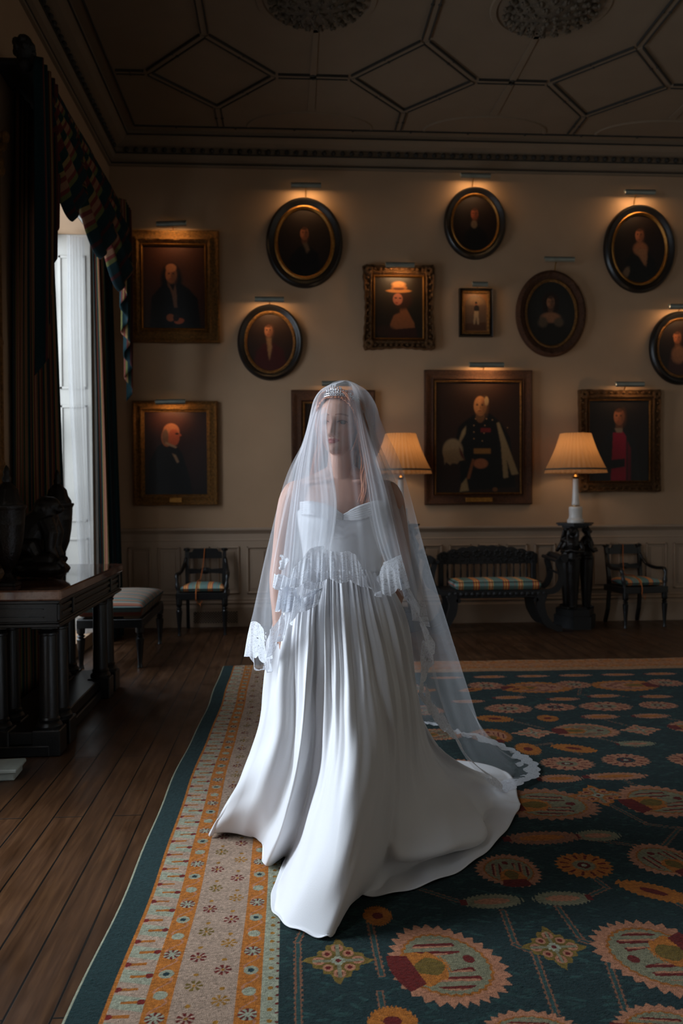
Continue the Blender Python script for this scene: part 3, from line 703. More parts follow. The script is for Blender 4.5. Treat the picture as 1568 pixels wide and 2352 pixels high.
def cushion(x0, x1, y0, y1, z0, z1):
    nu, nv = 40, 24; G = np.zeros((nu, nv, 3)); K = G.copy(); zc = (z0 + z1) / 2
    for i, u in enumerate(np.linspace(-1, 1, nu)):
        for j, v in enumerate(np.linspace(-1, 1, nv)):
            e = max(0, 1 - max(abs(u), abs(v)) ** 14); x = (x0 + x1) / 2 + u * (x1 - x0) / 2; y = (y0 + y1) / 2 + v * (y1 - y0) / 2
            h = (z1 - z0) / 2 * e ** .35; G[i, j] = (x, y, zc + h + .012 * (1 - u * u) * (1 - v * v)); K[i, j] = (x, y, zc - h)
    m = MB(); m.grid(G); m.grid(K); return m
c = obj('seat_cushion', cushion(-.42, .46, -.19, .2, .432, .525), M['cushion'], t, smooth=True)
pp = MB(); pp.tube([(-.42, -.19, .515), (.46, -.19, .515), (.46, .2, .515), (-.42, .2, .515), (-.42, -.19, .515)], .004, 6); obj('piping', pp, M['ebony'], c)

# pedestals carried by Egyptian figures, with a lamp on each
def figure(a, r=.115):
    m = MB(); R_ = Matrix.Rotation(a, 3, 'Z'); T = lambda x, y, z: R_ @ Vector((x, -r + y, z))
    m.tube([T(0, 0, .2), T(0, 0, .3), T(0, 0, .62), T(0, .0, .72), T(0, .005, .78)], [.042, .05, .072, .075, .06], 14, sx=1.0)
    m.tube([T(0, 0, .76), T(0, 0, .8), T(0, 0, .87), T(0, .005, .91), T(0, .005, .95)], [.055, .06, .078, .06, .028], 14)
    m.ell(T(0, -.012, .995), (.034, .038, .047), R_); m.ell(T(0, -.052, .993), (.008, .012, .012), R_)
    m.ell(T(0, .005, 1.01), (.05, .045, .045), R_)
    for s_ in (-1, 1):
        m.tube([T(s_ * .045, 0, 1.01), T(s_ * .048, -.01, .95), T(s_ * .04, -.035, .9), T(s_ * .035, -.055, .85)], [.018, .02, .02, .014], 8)
        m.tube([T(s_ * .07, 0, .885), T(s_ * .1, -.01, .83), T(s_ * .105, -.04, .795), T(s_ * .05, -.09, .8), T(-s_ * .02, -.1, .815)], [.026, .024, .021, .018, .014], 8)
        m.tube([T(s_ * .03, -.05, .2), T(s_ * .03, -.055, .225)], .02, 8)
    m.ell(T(0, 0, .73), (.085, .07, .035), R_)
    return m
def pedestal_lamp(x, y, rz, lab1, lab2):
    t = thing('pedestal_stand', lab1, 'pedestal', (x, y, 0), rz, 'figure pedestals against the back wall')
    b = MB(); hexa = lambda r, ph=pi / 6: [(r * cos(ph + i * 2 * pi / 3 + d), r * sin(ph + i * 2 * pi / 3 + d)) for i in range(3) for d in (-.42, .42)]
    b.prism(hexa(.225, pi / 6 - 0), 'z', 0, .13); b.prism(hexa(.205), 'z', .13, .2); b.prism(hexa(.16), 'z', .2, .215); obj('base', b, M['ebony2'], t)
    for i in range(3): obj('carved_figure', remesh(figure(-.55 + i * 2 * pi / 3), .006, 2), M['bronze'], t, recalc=False)
    b = MB(); b.prism(hexa(.14), 'z', 1.035, 1.055); b.prism(hexa(.185), 'z', 1.055, 1.07); b.prism(hexa(.2), 'z', 1.07, 1.087); obj('pedestal_top', b, M['ebony2'], t)
    l = thing('table_lamp', lab2, 'lamp', (x, y, 1.087), 0, 'lit lamps with pleated shades')
    b = MB(); b.lathe([(.085, 0), (.085, .03), (.075, .04), (.068, .055), (.066, .08), (.068, .14), (.07, .15), (.064, .165), (.04, .17)], n=32); obj('lamp_base', b, M['alabaster'], l, smooth=True, angle=.6)
    b = MB(); b.lathe([(.04, .17), (.038, .18), (.03, .183)], n=24); obj('brass_collar', b, M['brassy'], l, smooth=True, angle=.7); b = MB(); b.lathe([(.03, .455), (.02, .46), (.03, .468), (.034, .48), (.018, .495), (.01, .51), (.01, .56), (.02, .57), (.02, .62), (.008, .63), (.006, .86), (.012, .87), (.003, .885)], n=20); obj('lamp_stem', b, M['brassy'], l, smooth=True, angle=.7)
    b = MB(); b.lathe([(.037, .18), (.04, .2), (.038, .21), (.036, .23), (.031, .33), (.027, .445), (.031, .455)], n=32, flute=lambda a, z: .03 * cos(a * 12)); obj('lamp_column', b, M['alabaster'], l, smooth=True)
    R0, R1, z0, z1 = .305, .155, .52, .925; n = 288
    def ring(r, z, amp): return [((r + amp * cos(k * 2 * pi / n * 36)) * Vector((cos(k * 2 * pi / n), sin(k * 2 * pi / n), 0)) + Vector((0, 0, z))) for k in range(n)]
    b = MB(); G = []
    for i in range(9): f = i / 8; G.append(ring(R0 + (R1 - R0) * f - .012 * sin(f * pi), z0 + .035 + (z1 - z0 - .035) * f, .0045 * (1 - .4 * f)))
    b.grid(np.array([[G[j][k] for j in range(9)] for k in range(n)], float), True)
    sh = obj('lamp_shade', b, M['shade'], l, smooth=True)
    b = MB(); b.grid(np.array([[ring(R0 + .004, z0 + .03, .002)[k], ring(R0 + .006, z0 + .01, .004)[k], ring(R0 + .01 + .0, z0 - .004, .006)[k]] for k in range(n)], float), True); obj('fringe', b, M['shade'], sh, smooth=True)
    b = MB(); b.sweep([((R0 * cos(a) * 1.004, R0 * sin(a) * 1.004, z0 + .035), (cos(a), sin(a), 0), (0, 0, 1)) for a in np.linspace(0, 2 * pi, 64, endpoint=False)], [(0, -.008), (.008, -.008), (.008, .008), (0, .008)]); obj('trim_band', b, M['shade_trim'], sh)
    b = MB(); b.ell((0, 0, .68), (.03, .03, .04)); o = obj('bulb', b, M['bulb'], l, smooth=True)
    light('lamp_light', 'POINT', (x, y, 1.087 + .76), LAMP, (1, .7, .42), shadow_soft_size=.05)
    light('lamp_light', 'POINT', (x, y, 1.087 + .60), LAMP * .3, (1, .7, .42), shadow_soft_size=.05)
LAMP = 3.4
k = N('pleated silk shade'); cl = lin('a8845f'); nz = k.noise(60); k.p(Base_Color=cl, Roughness=.9); tr = k.n('BsdfTranslucent', {'Color': lin('a67a4e')})
k.put(k.out.inputs[0], k.n('MixShader', {0: .55, 1: k.b.outputs[0], 2: tr.outputs[0]}).outputs[0]); M['shade'] = k.m
M['shade_trim'] = plain('shade trim braid', '4a4236', .9)
k = N('lit bulb'); k.p(Emission_Color=(1, .62, .3), Emission_Strength=6.0); M['bulb'] = k.m
pedestal_lamp(3.0, 8.66, 0, 'black pedestal of standing figures between the settee and the right armchair', 'lit lamp with white column and pleated shade, right of the officer portrait')
pedestal_lamp(1.17, 8.66, 0, 'black pedestal of standing figures hidden behind the bride, left of the settee', 'lit lamp with pleated shade glowing just right of the veiled head')

# ebonised console table with marble top between the windows
t = thing('console_table', 'heavy black console table with columns and a brown marble top', 'table', (-1.5, 5.45, 0))
x0, x1, y0, y1 = -.19, .3, -.86, .86
m = MB(); m.box(x0, x1, y0, y1, .845, .9, .008); obj('marble_top', m, M['marble'], t)
m = MB(); m.box(x0 + .02, x1 - .03, y0 + .03, y1 - .03, .7, .845)
m.box(x0 + .02, x1 - .015, y0 + .015, y1 - .015, .825, .845, .004); m.box(x0 + .02, x1 - .01, y0 + .01, y1 - .01, .70, .72, .004); m.box(x0 + .02, x1 - .02, y0 + .02, y1 - .02, .72, .73, .003)
for a, b in ((y0 + .1, y0 + .3), (y0 + .38, y1 - .38), (y1 - .3, y1 - .1)): m.box(x1 - .03, x1 - .018, a, b, .752, .772, .003); m.box(x1 - .03, x1 - .018, a, b, .79, .81, .003)
for a in (y0 + .05, y0 + .34, y1 - .34, y1 - .05): m.box(x1 - .03, x1 - .014, a - .022, a + .022, .735, .825, .004)
m.box(x0 + .08, x1 - .1, y0 + .018, y0 + .03, .75, .755); m.box(x0 + .08, x1 - .1, y0 + .018, y0 + .03, .795, .8)
obj('frieze', m, M['ebony'], t)
m = MB(); m.box(x0 + .02, x1 - .1, y0 + .05, y1 - .05, .06, .13, .006); m.box(x0 + .02, x1 - .08, y0 + .03, y1 - .03, 0, .06, .006); obj('plinth_board', m, M['ebony'], t)
for yy in (y0 + .11, y0 + .33, y1 - .33, y1 - .11):
    for xx in ((x1 - .1), (x0 + .12)):
        m = MB(); m.box(xx - .075, xx + .075, yy - .075, yy + .075, 0, .14, .006)
        m.lathe([(.068, .14), (.07, .155), (.062, .17), (.055, .175), (.058, .19), (.05, .2), (.049, .3), (.046, .63), (.044, .645), (.052, .65), (.052, .66), (.046, .665), (.062, .685), (.062, .69)], (xx, yy, 0), 28)
        m.box(xx - .07, xx + .07, yy - .07, yy + .07, .688, .702, .003); obj('column', m, M['ebony'], t, smooth=True, angle=.6)
def urn(x, y, label):
    t = thing('lidded_urn', label, 'urn', (x, y, .9), 0, 'dark lidded urns on the console table')
    m = MB(); m.box(-.055, .055, -.055, .055, 0, .02, .003); m.lathe([(.05, .02), (.052, .03), (.03, .045), (.018, .07), (.024, .09), (.03, .1)], n=28); obj('foot', m, M['bronze'], t, smooth=True, angle=.6)
    m = MB(); m.lathe([(.03, .1), (.05, .13), (.072, .19), (.086, .27), (.092, .34), (.094, .345), (.092, .352), (.094, .37), (.096, .42), (.1, .43), (.106, .44), (.104, .45), (.09, .452)], n=36, flute=lambda a, z: .025 * cos(a * 16) * (z < .26)); obj('urn_body', m, M['bronze'], t, smooth=True, angle=.9)
    m = MB(); m.lathe([(.088, .452), (.085, .47), (.066, .5), (.058, .54), (.03, .57), (.02, .58), (.026, .6), (.016, .62), (.02, .635), (.012, .66), (.002, .675)], n=28, flute=lambda a, z: .06 * cos(a * 9)); obj('urn_lid', m, M['bronze'], t, smooth=True, angle=.9)
urn(-1.56, 4.86, 'dark lidded urn at the near end of the console table, cut by the frame')
urn(-1.53, 5.8, 'dark lidded urn behind the bronze group, against the bright window')
# bronze group: a crouching beast over fallen prey
m = MB(); T = lambda x, y, z: (-1.515 + x * .76, 5.30 + y * .85, .912 + z * .86)
m.ell(T(0, 0, .05), (.19, .16, .05)); m.ell(T(.06, -.06, .06), (.15, .12, .06)); m.ell(T(-.1, 0, .06), (.1, .12, .06))
m.tube([T(-.13, 0, .16), T(-.1, 0, .24), T(-.02, 0, .35), T(.06, 0, .42), T(.09, 0, .46)], [.09, .11, .1, .085, .065], 14)
m.ell(T(.1, -.01, .5), (.06, .06, .055)); m.ell(T(.155, -.01, .475), (.04, .036, .03)); m.ell(T(.06, 0, .47), (.075, .08, .085))
for s_ in (-1, 1):
    m.tube([T(-.12, s_ * .07, .2), T(-.02, s_ * .1, .2), T(.02, s_ * .1, .13), T(-.04, s_ * .1, .07), T(.03, s_ * .1, .05)], [.085, .065, .045, .03, .03], 12)
    m.tube([T(.07, s_ * .06, .4), T(.12, s_ * .08, .3), T(.11, s_ * .08, .2), T(.15, s_ * .07, .12), T(.19, s_ * .06, .1)], [.055, .045, .034, .028, .03], 12)
m.tube([T(-.1, -.06, .1), T(.02, -.1, .12), T(.12, -.1, .12), T(.17, -.1, .1)], [.05, .055, .05, .03], 12); m.tube([T(.14, -.1, .12), T(.2, -.13, .1), T(.235, -.13, .07)], [.03, .026, .014], 10)
m.tube([T(-.17, 0, .14), T(-.22, .02, .1), T(-.2, .04, .05)], [.02, .016, .014], 8)
for i in range(26): a = random.uniform(0, 2 * pi); m.ell(T(.05 + .075 * cos(a) * random.random(), .08 * sin(a), .44 + random.uniform(-.09, .08)), (.02, .02, .026), n=8, m=6)
for i in range(14): m.ell(T(random.uniform(-.16, .2), random.uniform(-.16, -.04), random.uniform(.03, .08)), (.035, .03, .02), n=8, m=6)
tag(obj('bronze_sculpture', remesh(m, .005, 2), M['bronze'], recalc=False), 'dark bronze animal group crouching between the two urns', 'sculpture')
bx = MB(); bx.box(-.16, .13, -.09, .09, .012, .05, .006); t = thing('shallow_box', 'pale shallow lidded box on the floor in front of the console table', 'box', (-1.47, 4.32, 0), .05)
obj('tray', MB().box(-.15, .12, -.08, .08, 0, .045, .006), M['paper'], t); obj('lid', MB().box(-.165, .135, -.095, .095, .04, .06, .005), M['paper'], t)

# pier glass: gilt pilaster frame with a mirror, on the wall over the table
t = thing('pier_mirror', 'tall gilt pier glass at the left edge above the console table', 'mirror', (XL, 4.75, 0))
m = MB()
for y in (-.6, .6):
    m.box(.0, .05, y - .08, y + .08, .96, 3.4, .006); m.tube([(.06, y - .03, 1.05), (.06, y - .03, 3.38)], .022, 12); m.tube([(.06, y + .03, 1.05), (.06, y + .03, 3.38)], .022, 12); m.box(0, .09, y - .1, y + .1, .96, 1.05, .006)
    for z in (1.6, 2.35, 3.0): m.ell((.06, y, z), (.03, .075, .035))
    for i in range(22): m.ell((.07 + random.uniform(-.03, .03), y + random.uniform(-.1, .1), 3.38 + random.uniform(0, .24)), (.035, .03, .04), n=8, m=6)
m.box(0, .06, -.52, .52, .96, 1.06, .006); m.box(0, .06, -.52, .52, 3.38, 3.56, .006)
obj('frame', m, M['gilt'], t, smooth=True, angle=.6)
k = N('old mirror glass'); k.p(Base_Color=(.6, .6, .58), Metallic=1.0, Roughness=.05); obj('mirror_glass', MB().box(.004, .012, -.52, .52, 1.06, 3.38), k.m, t)
# ------------------------------------------------------------------ portraits
PV = np.array([.95, .70, .52])                              # the yellowed varnish
class Paint:
    def __init__(s, w, h, bg, bg2=None, res=.0045):
        s.w, s.h = w, h; s.nu, s.nv = int(w / res) + 2, int(h / res) + 2
        s.U, s.V = np.meshgrid(np.linspace(0, 1, s.nu), np.linspace(0, 1, s.nv), indexing='ij')    # V runs down from the top
        s.c = np.empty(s.U.shape + (3,)); s.c[:] = np.array(lin(bg)) * PV
        if bg2: s.ell(.55, .35, .55, .5, bg2, .9)
    def put(s, m, c): s.c = s.c * (1 - m[..., None]) + np.array(lin(c)) * PV * m[..., None]; return s
    def ell(s, cx, cy, rx, ry, c, soft=.12, rot=0, a=1.0):
        x, y = (s.U - cx) * s.w, (s.V - cy) * s.h; k, q = cos(rot), sin(rot)
        d = np.hypot((x * k + y * q) / (rx * s.w), (-x * q + y * k) / (ry * s.h)); return s.put(np.clip((1 - d) / soft + .5, 0, 1) * a, c)
    def poly(s, pts, c, a=1.0):
        n = len(pts); ins = np.zeros(s.U.shape, bool)
        for i in range(n):
            (x0, y0), (x1, y1) = pts[i], pts[(i + 1) % n]
            if y0 == y1: continue
            ins ^= ((s.V >= min(y0, y1)) & (s.V < max(y0, y1)) & (s.U < x0 + (s.V - y0) * (x1 - x0) / (y1 - y0)))
        m = ins.astype(float)
        for _ in range(2): m = (m + np.roll(m, 1, 0) + np.roll(m, -1, 0) + np.roll(m, 1, 1) + np.roll(m, -1, 1)) / 5
        return s.put(m * a, c)
    def face(s, cx, cy, r, skin='a87856', hair='2a1c14', turn=0.0, wig=False, bald=False):
        k = s.w / s.h; ry = r * k * 1.35; sh = tuple(x * .55 for x in [int(skin[i:i + 2], 16) for i in (0, 2, 4)]); dk = '%02x%02x%02x' % tuple(int(v) for v in sh)
        if not bald: s.ell(cx, cy - ry * .12, r * 1.25, ry * 1.12, hair, .2)
        if wig: s.ell(cx - r * .9, cy + ry * .7, r * .8, ry * 1.2, hair, .3); s.ell(cx + r * .9, cy + ry * .7, r * .8, ry * 1.2, hair, .3)
        s.ell(cx, cy + ry * 1.1, r * .62, ry * .6, dk, .3); s.ell(cx, cy, r * .9, ry, skin, .15)
        s.ell(cx - turn * r * .55 + r * .5, cy + ry * .1, r * .5, ry * .95, dk, .9, a=.75); s.ell(cx - r * .15, cy + ry * .8, r * .5, ry * .25, dk, .9, a=.5); s.ell(cx - r * .1, cy - ry * .8, r * .7, ry * .28, hair, .5, a=0 if bald else .8)
        for g in (-1, 1): s.ell(cx + turn * r * .3 + g * r * .36, cy - ry * .1, r * .17, ry * .06, '1c120c', .5); s.ell(cx + turn * r * .3 + g * r * .36, cy - ry * .22, r * .2, ry * .03, dk, .6)
        s.ell(cx + turn * r * .38 + r * .1, cy + ry * .18, r * .1, ry * .2, dk, .8, a=.6); s.ell(cx + turn * r * .32, cy + ry * .5, r * .24, ry * .055, '7a3a2c', .5)
        return s
    def mesh(s, oval=False):
        X = (s.U - .5) * s.w; Z = (.5 - s.V) * s.h
        if oval:                                             # square to disc
            u, v = s.U * 2 - 1, 1 - s.V * 2; X = u * np.sqrt(1 - v * v / 2) * s.w / 2; Z = v * np.sqrt(1 - u * u / 2) * s.h / 2
            iu = np.clip((X / s.w + .5) * (s.nu - 1), 0, s.nu - 1); iv = np.clip((.5 - Z / s.h) * (s.nv - 1), 0, s.nv - 1); c = s.c[iu.round().astype(int), iv.round().astype(int)]
        else: c = s.c
        c = c * (1 + .1 * rng.normal(0, 1, c.shape[:2])[..., None]); me = fast_grid(X, np.zeros_like(X), Z); set_col(me, c.reshape(-1, 3).astype(np.float32)); return me
k = N('varnished oil paint'); a = k.n('Attribute', attribute_name='paint'); k.p(Base_Color=a.outputs[0], Roughness=.42); k.b.inputs['Specular IOR Level'].default_value = .35; k.bump(k.noise(120, 3), .0012); M['oil'] = k.m

def rect_frame(w, h, fw, prof, carve=0, scallop=0, n=40):    # prof: (across 0..1, height)
    m = MB(); P = []
    per = [(-w / 2, -h / 2, w, 0), (w / 2, -h / 2, 0, h), (w / 2, h / 2, -w, 0), (-w / 2, h / 2, 0, -h)]; r_ = random.Random(int(w * 999))
    rings = []
    for (x0, z0, dx, dz) in per:
        for i in range(n):
            t = i / n; x, z = x0 + dx * t, z0 + dz * t; row = []
            cx, cz = (-1 if x <= -w / 2 + 1e-6 else 1 if x >= w / 2 - 1e-6 else 0), (-1 if z <= -h / 2 + 1e-6 else 1 if z >= h / 2 - 1e-6 else 0)
            for (a, d) in prof:
                ins = fw * a; sc = scallop * (abs(cos(t * pi * 2)) ** 1.5 + .35 * cos(t * pi * 14)) * (1 - a) if scallop else 0
                kx = 1 - 2 * (ins - sc) / w; kz = 1 - 2 * (ins - sc) / h; hgt = d + (carve * r_.uniform(-1, 1) if .1 < a < .9 and carve else 0)
                row.append((x * kx if scallop or True else x, -hgt, z * kz))
            rings.append(row)
    # keep straight mitred sides
    out = []
    for idx, row in enumerate(rings):
        side, t = idx // n, (idx % n) / n; x0, z0, dx, dz = per[side]; r2 = []
        for (a, d), (px_, py_, pz_) in zip(prof, row):
            ins = fw * a; sc = scallop * (.5 + .5 * cos(t * pi * 2) + .22 * cos(t * pi * 16)) * max(0, 1 - a * 1.6) if scallop else 0
            X0, Z0 = x0 * (1 - 2 * ins / w), z0 * (1 - 2 * ins / h); X1, Z1 = (x0 + dx) * (1 - 2 * ins / w), (z0 + dz) * (1 - 2 * ins / h)
            nx, nz = (0, -1) if side == 0 else (1, 0) if side == 1 else (0, 1) if side == 2 else (-1, 0)
            r2.append((X0 + (X1 - X0) * t + nx * sc, py_, Z0 + (Z1 - Z0) * t + nz * sc))
        out.append(r2)
    m.grid(np.array(out), True); return m
def oval_frame(rx, rz, fw, prof, carve=0, n=120):
    r_ = random.Random(int(rx * 9999)); out = []
    for i in range(n):
        a = 2 * pi * i / n; row = []
        for (t, d) in prof: row.append(((rx - fw * t) * cos(a), -(d + (carve * r_.uniform(-1, 1) if .1 < t < .9 else 0)), (rz - fw * t) * sin(a)))
        out.append(row)
    m = MB(); m.grid(np.array(out), True); return m
P_RICH = [(0, 0), (0, .05), (.08, .065), (.18, .06), (.25, .045), (.4, .04), (.55, .045), (.7, .06), (.78, .055), (.82, .035), (.95, .03), (1, .022), (1, 0)]
P_FLAT = [(0, 0), (0, .045), (.1, .055), (.3, .05), (.45, .038), (.6, .034), (.75, .036), (.85, .042), (.92, .03), (1, .022), (1, 0)]
P_OVAL = [(0, 0), (0, .02), (.12, .045), (.35, .06), (.6, .052), (.8, .035), (1, .03), (1, 0)]
def picture_light(x, z, w, y, label, power, drop=.1, tilt=0.0):
    t = thing('picture_light', label, 'picture light', (x, YB, z), 0, 'picture lights above the portraits')
    m = MB(); n = 14; arc = [(-y + .03 * cos(a), .028 * sin(a)) for a in np.linspace(.35, 4.6, n)]
    arc2 = [(-y + .027 * cos(a), .025 * sin(a)) for a in np.linspace(4.6, .35, n)]
    m.prism(arc + arc2, 'x', -w / 2, w / 2); m.turn(Matrix.Rotation(tilt, 3, 'Y')); obj('lamp_shade', m, M['brass'], t, smooth=True, angle=.6)
    m = MB(); m.tube([(-w / 2 + .01, -y, -.004), (w / 2 - .01, -y, -.004)], .011, 10); obj('lamp_tube', m, M['tube_on'] if power else M['tube_off'], t)
    m = MB(); m.tube(crom([(0, -y + .02, .02), (0, -y * .6, .03), (0, -.035, -.02), (0, -.012, -drop)], 14), .006, 8); obj('arm', m, M['brassy'], t)
    if power: light('picture_lamp', 'AREA', (x, YB - y + .0, z - .012), power, (1, .60, .28), (.5, 0, 0), (w * .8, .018))
k = N('lit lamp tube'); k.p(Emission_Color=(1, .68, .36), Emission_Strength=1.5); M['tube_on'] = k.m; M['tube_off'] = plain('unlit lamp tube', '777166')

def hang(name_label, px, size, oval, fw, prof, mat, paint, carve=0, scallop=0, inner=None, plate=None, lamp=None, extra=None, depth=0.0):
    if oval: c = aty(px[0], px[1], YB - .03); w, h = size[0] * 2, size[1] * 2
    else:
        a, b = aty(px[0], px[1], YB - .03), aty(px[2], px[3], YB - .03); c = (a + b) / 2; w, h = b[0] - a[0], a[2] - b[2]
    t = thing('painting', name_label, 'painting', (c[0], YB, c[2]))
    f = (oval_frame(w / 2, h / 2, fw, prof, carve) if oval else rect_frame(w, h, fw, prof, carve, scallop))
    fo = obj('frame', f, mat, t, smooth=True, angle=.8)
    if inner:
        iw, im = inner; w2, h2 = w - 2 * fw, h - 2 * fw; pr = [(0, 0), (0, .034), (.4, .042), (.8, .03), (1, .02), (1, 0)]
        g = oval_frame(w2 / 2, h2 / 2, iw, pr, .002) if oval else rect_frame(w2, h2, iw, pr, .001); obj('inner_frame', g, im, t, smooth=True, angle=.8)['label'] = 'gilt inner slip'
    else: iw = 0
    cw, ch = w - 2 * fw - 2 * iw + .01, h - 2 * fw - 2 * iw + .01
    p = paint(cw, ch); me = p.mesh(oval); me.transform(Matrix.Translation((0, -.018, 0))); obj('canvas', me, M['oil'], t, recalc=False)
    if plate: m = MB(); m.box(-plate / 2, plate / 2, -.065, -.04, -h / 2 + fw * .25, -h / 2 + fw * .7, .003); obj('name_plate', m, M['giltbright'], t)
    if not oval and scallop:
        m = MB()
        for sx in (-1, 1):
            for sz in (-1, 1):
                for j in range(9): a = j * .7; m.ell((sx * (w / 2 - .045 + .03 * cos(a)), -.06, sz * (h / 2 - .045 + .03 * sin(a))), (.022, .018, .022), n=8, m=6)
        for j in range(44):
            a = j / 44 * 4; s_ = int(a); q = (a - s_) * 2 - 1; d = .03
            x_, z_ = ((q * (w / 2 - .05), h / 2 - d), (w / 2 - d, q * (h / 2 - .05)), (q * (w / 2 - .05), -h / 2 + d), (-w / 2 + d, q * (h / 2 - .05)))[s_]; m.ell((x_, -.055, z_), (.02, .014, .015), n=8, m=5)
        _fm = mesh_of(m); _t = D.objects.new('t', _fm); import bmesh; _b = bmesh.new(); _b.from_mesh(fo.data); _b.from_mesh(_fm); _b.to_mesh(fo.data); _b.free(); D.objects.remove(_t)
    if lamp:
        (x0, y0, x1, y1), lab, pw = lamp[:3]; q0, q1 = aty(x0, y0, YB - .16), aty(x1, y1, YB - .16)
        picture_light((q0[0] + q1[0]) / 2, (q0[2] + q1[2]) / 2, abs(q1[0] - q0[0]), .16, lab, pw * LK, max(.05, (q0[2] + q1[2]) / 2 - (c[2] + h / 2)), lamp[3] if len(lamp) > 3 else 0)
    return t
LK = 4.5
def pA(w, h): # seated man in dark coat
    p = Paint(w, h, '2c1810', '4a2b1a'); p.poly([(.1, 1), (.14, .62), (.28, .5), (.36, .45), (.6, .45), (.74, .52), (.88, .64), (.93, 1)], '08090b'); p.ell(.46, .42, .17, .2, '08090b', .3)
    p.face(.455, .35, .1, 'b07850', '1c130f'); p.ell(.455, .27, .085, .05, 'b88058', .3); p.poly([(.41, .47), (.52, .47), (.54, .55), (.55, .75), (.5, .75), (.47, .6)], '6b5444'); p.poly([(.43, .47), (.52, .46), (.49, .55)], '0a0a0c')
    p.ell(.44, .87, .065, .045, '9a5f40', .3); p.ell(.58, .91, .08, .035, 'a05a40', .3, -.2); p.ell(.53, .87, .05, .045, '1a0f0b', .3); return p
hang('large gilt-framed portrait of a seated man in black, upper row by the curtain', (292, 528, 505, 788), None, False, .135, P_RICH, M['gilt'], pA, .004, inner=(.022, M['giltbright']), lamp=((359, 506, 428, 522), 'picture light tilted above the seated man in a black coat', 1.1, -.05))
def pB(w, h):
    p = Paint(w, h, '100c09', '241a12', .007); p.poly([(.2, 1), (.24, .7), (.4, .55), (.6, .55), (.76, .66), (.8, 1)], '07070a'); p.face(.5, .36, .09, '9c6648', '1a110c', .1); p.poly([(.47, .5), (.55, .5), (.6, .6), (.54, .66)], '5c5142'); return p
hang('large black oval portrait of a man with a loose white cravat, top row', (699, 557), (.405, .475), True, .085, P_OVAL, M['black_frame'], pB, inner=(.042, M['giltbright']), lamp=((668, 420, 737, 431), 'picture light above the large black oval portrait in the top row', 1.5))
def pC(w, h):
    p = Paint(w, h, '170f0b', '2e2017', .007); p.poly([(.12, 1), (.2, .66), (.36, .52), (.56, .5), (.78, .62), (.88, 1)], '3a1313'); p.face(.47, .3, .1, 'b07c5c', '2e1d14', -.2); p.poly([(.43, .42), (.52, .42), (.54, .6), (.48, .82), (.44, .6)], '8b7152'); return p
hang('small black oval portrait of a youth in a dark red coat', (620, 786), (.345, .4), True, .07, P_OVAL, M['black_frame'], pC, inner=(.034, M['gilt']), lamp=((585, 684, 652, 691), 'picture light above the black oval portrait of a youth in red', 1.3))
def pD(w, h):
    p = Paint(w, h, '140d0c', '2c1813'); p.ell(.4, .1, .3, .16, '43251a', .9); p.poly([(.05, 1), (.08, .6), (.2, .42), (.34, .36), (.5, .4), (.6, .5), (.72, .8), (.76, 1)], '07080c')
    p.ell(.36, .31, .09, .11, '8f6248', .15); p.ell(.43, .24, .13, .1, 'b27a5a', .15); p.ell(.47, .31, .09, .1, 'a35a40', .2); p.poly([(.55, .25), (.6, .285), (.55, .3)], 'a35a40'); p.ell(.335, .3, .05, .09, '6d5a4c', .3); p.ell(.52, .265, .03, .012, '2a140e', .4)
    p.poly([(.34, .36), (.52, .42), (.5, .44), (.33, .39)], '8f8476'); p.poly([(.44, .5), (.5, .52), (.55, .6), (.52, .62)], '8d8272'); return p
hang('gilt-framed portrait of a bald man in profile, lower row by the curtain', (305, 921, 501, 1160), None, False, .115, P_RICH, M['gilt'], pD, .004, plate=.13, lamp=((357, 917, 426, 929), 'picture light over the bald man in profile, its pale shade catching daylight', 1.0, -.02))
def pE(w, h): p = Paint(w, h, '15110e', '231b14'); p.face(.5, .35, .1); p.poly([(.15, 1), (.25, .6), (.42, .52), (.6, .52), (.8, .62), (.88, 1)], '0c0b0c'); return p
hang('dark brown framed portrait hanging directly behind the bride, mostly hidden by her veil', (668, 896, 862, 1160), None, False, .125, P_FLAT, M['brown_frame'], pE, .003, inner=(.02, M['gilt']), lamp=((739, 874, 806, 888), 'picture light just above the bride\'s tiara', .6))
def pF(w, h):
    p = Paint(w, h, '15120e', '221b13', .005); p.ell(.72, .5, .3, .3, '1c1a14', .9); p.poly([(.3, .95), (.33, .75), (.4, .62), (.52, .58), (.54, .45), (.62, .45), (.72, .6), (.82, .75), (.85, .95)], '7a5236')
    p.ell(.57, .37, .2, .16, '2e1a12', .4); p.ell(.48, .36, .1, .095, '9a6656', .2); p.ell(.44, .34, .03, .012, '2a140e', .5); p.ell(.53, .345, .03, .012, '2a140e', .5); p.ell(.46, .42, .03, .012, '7c2c22', .5); p.ell(.5, .225, .26, .03, '9a7040', .25); p.ell(.51, .175, .16, .045, '8a6034', .3); p.ell(.5, .19, .12, .02, '4a2a1c', .4); p.ell(.5, .12, .14, .05, '9a7548', .5)
    p.ell(.2, .88, .22, .09, '2b1c14', .5); p.poly([(.3, .86), (.85, .82), (.9, 1), (.25, 1)], '2c1714'); return p
hang('portrait of a woman in a wide straw hat in an ornate scalloped gilt frame', (837, 612, 994, 800), None, False, .09, P_RICH, M['gilt_dark'], pF, .008, .02, inner=(.02, M['giltbright']), lamp=((885, 603, 951, 614), 'picture light over the woman in a straw hat', 2.2))
def pG(w, h): p = Paint(w, h, '0f0a08', '1f1410', .007); p.poly([(.2, 1), (.3, .66), (.42, .55), (.6, .55), (.75, .68), (.82, 1)], '08070a'); p.face(.49, .33, .095, '8a4e38', '1c100c', .1, wig=True); p.ell(.48, .52, .07, .07, '6d6252', .4); return p
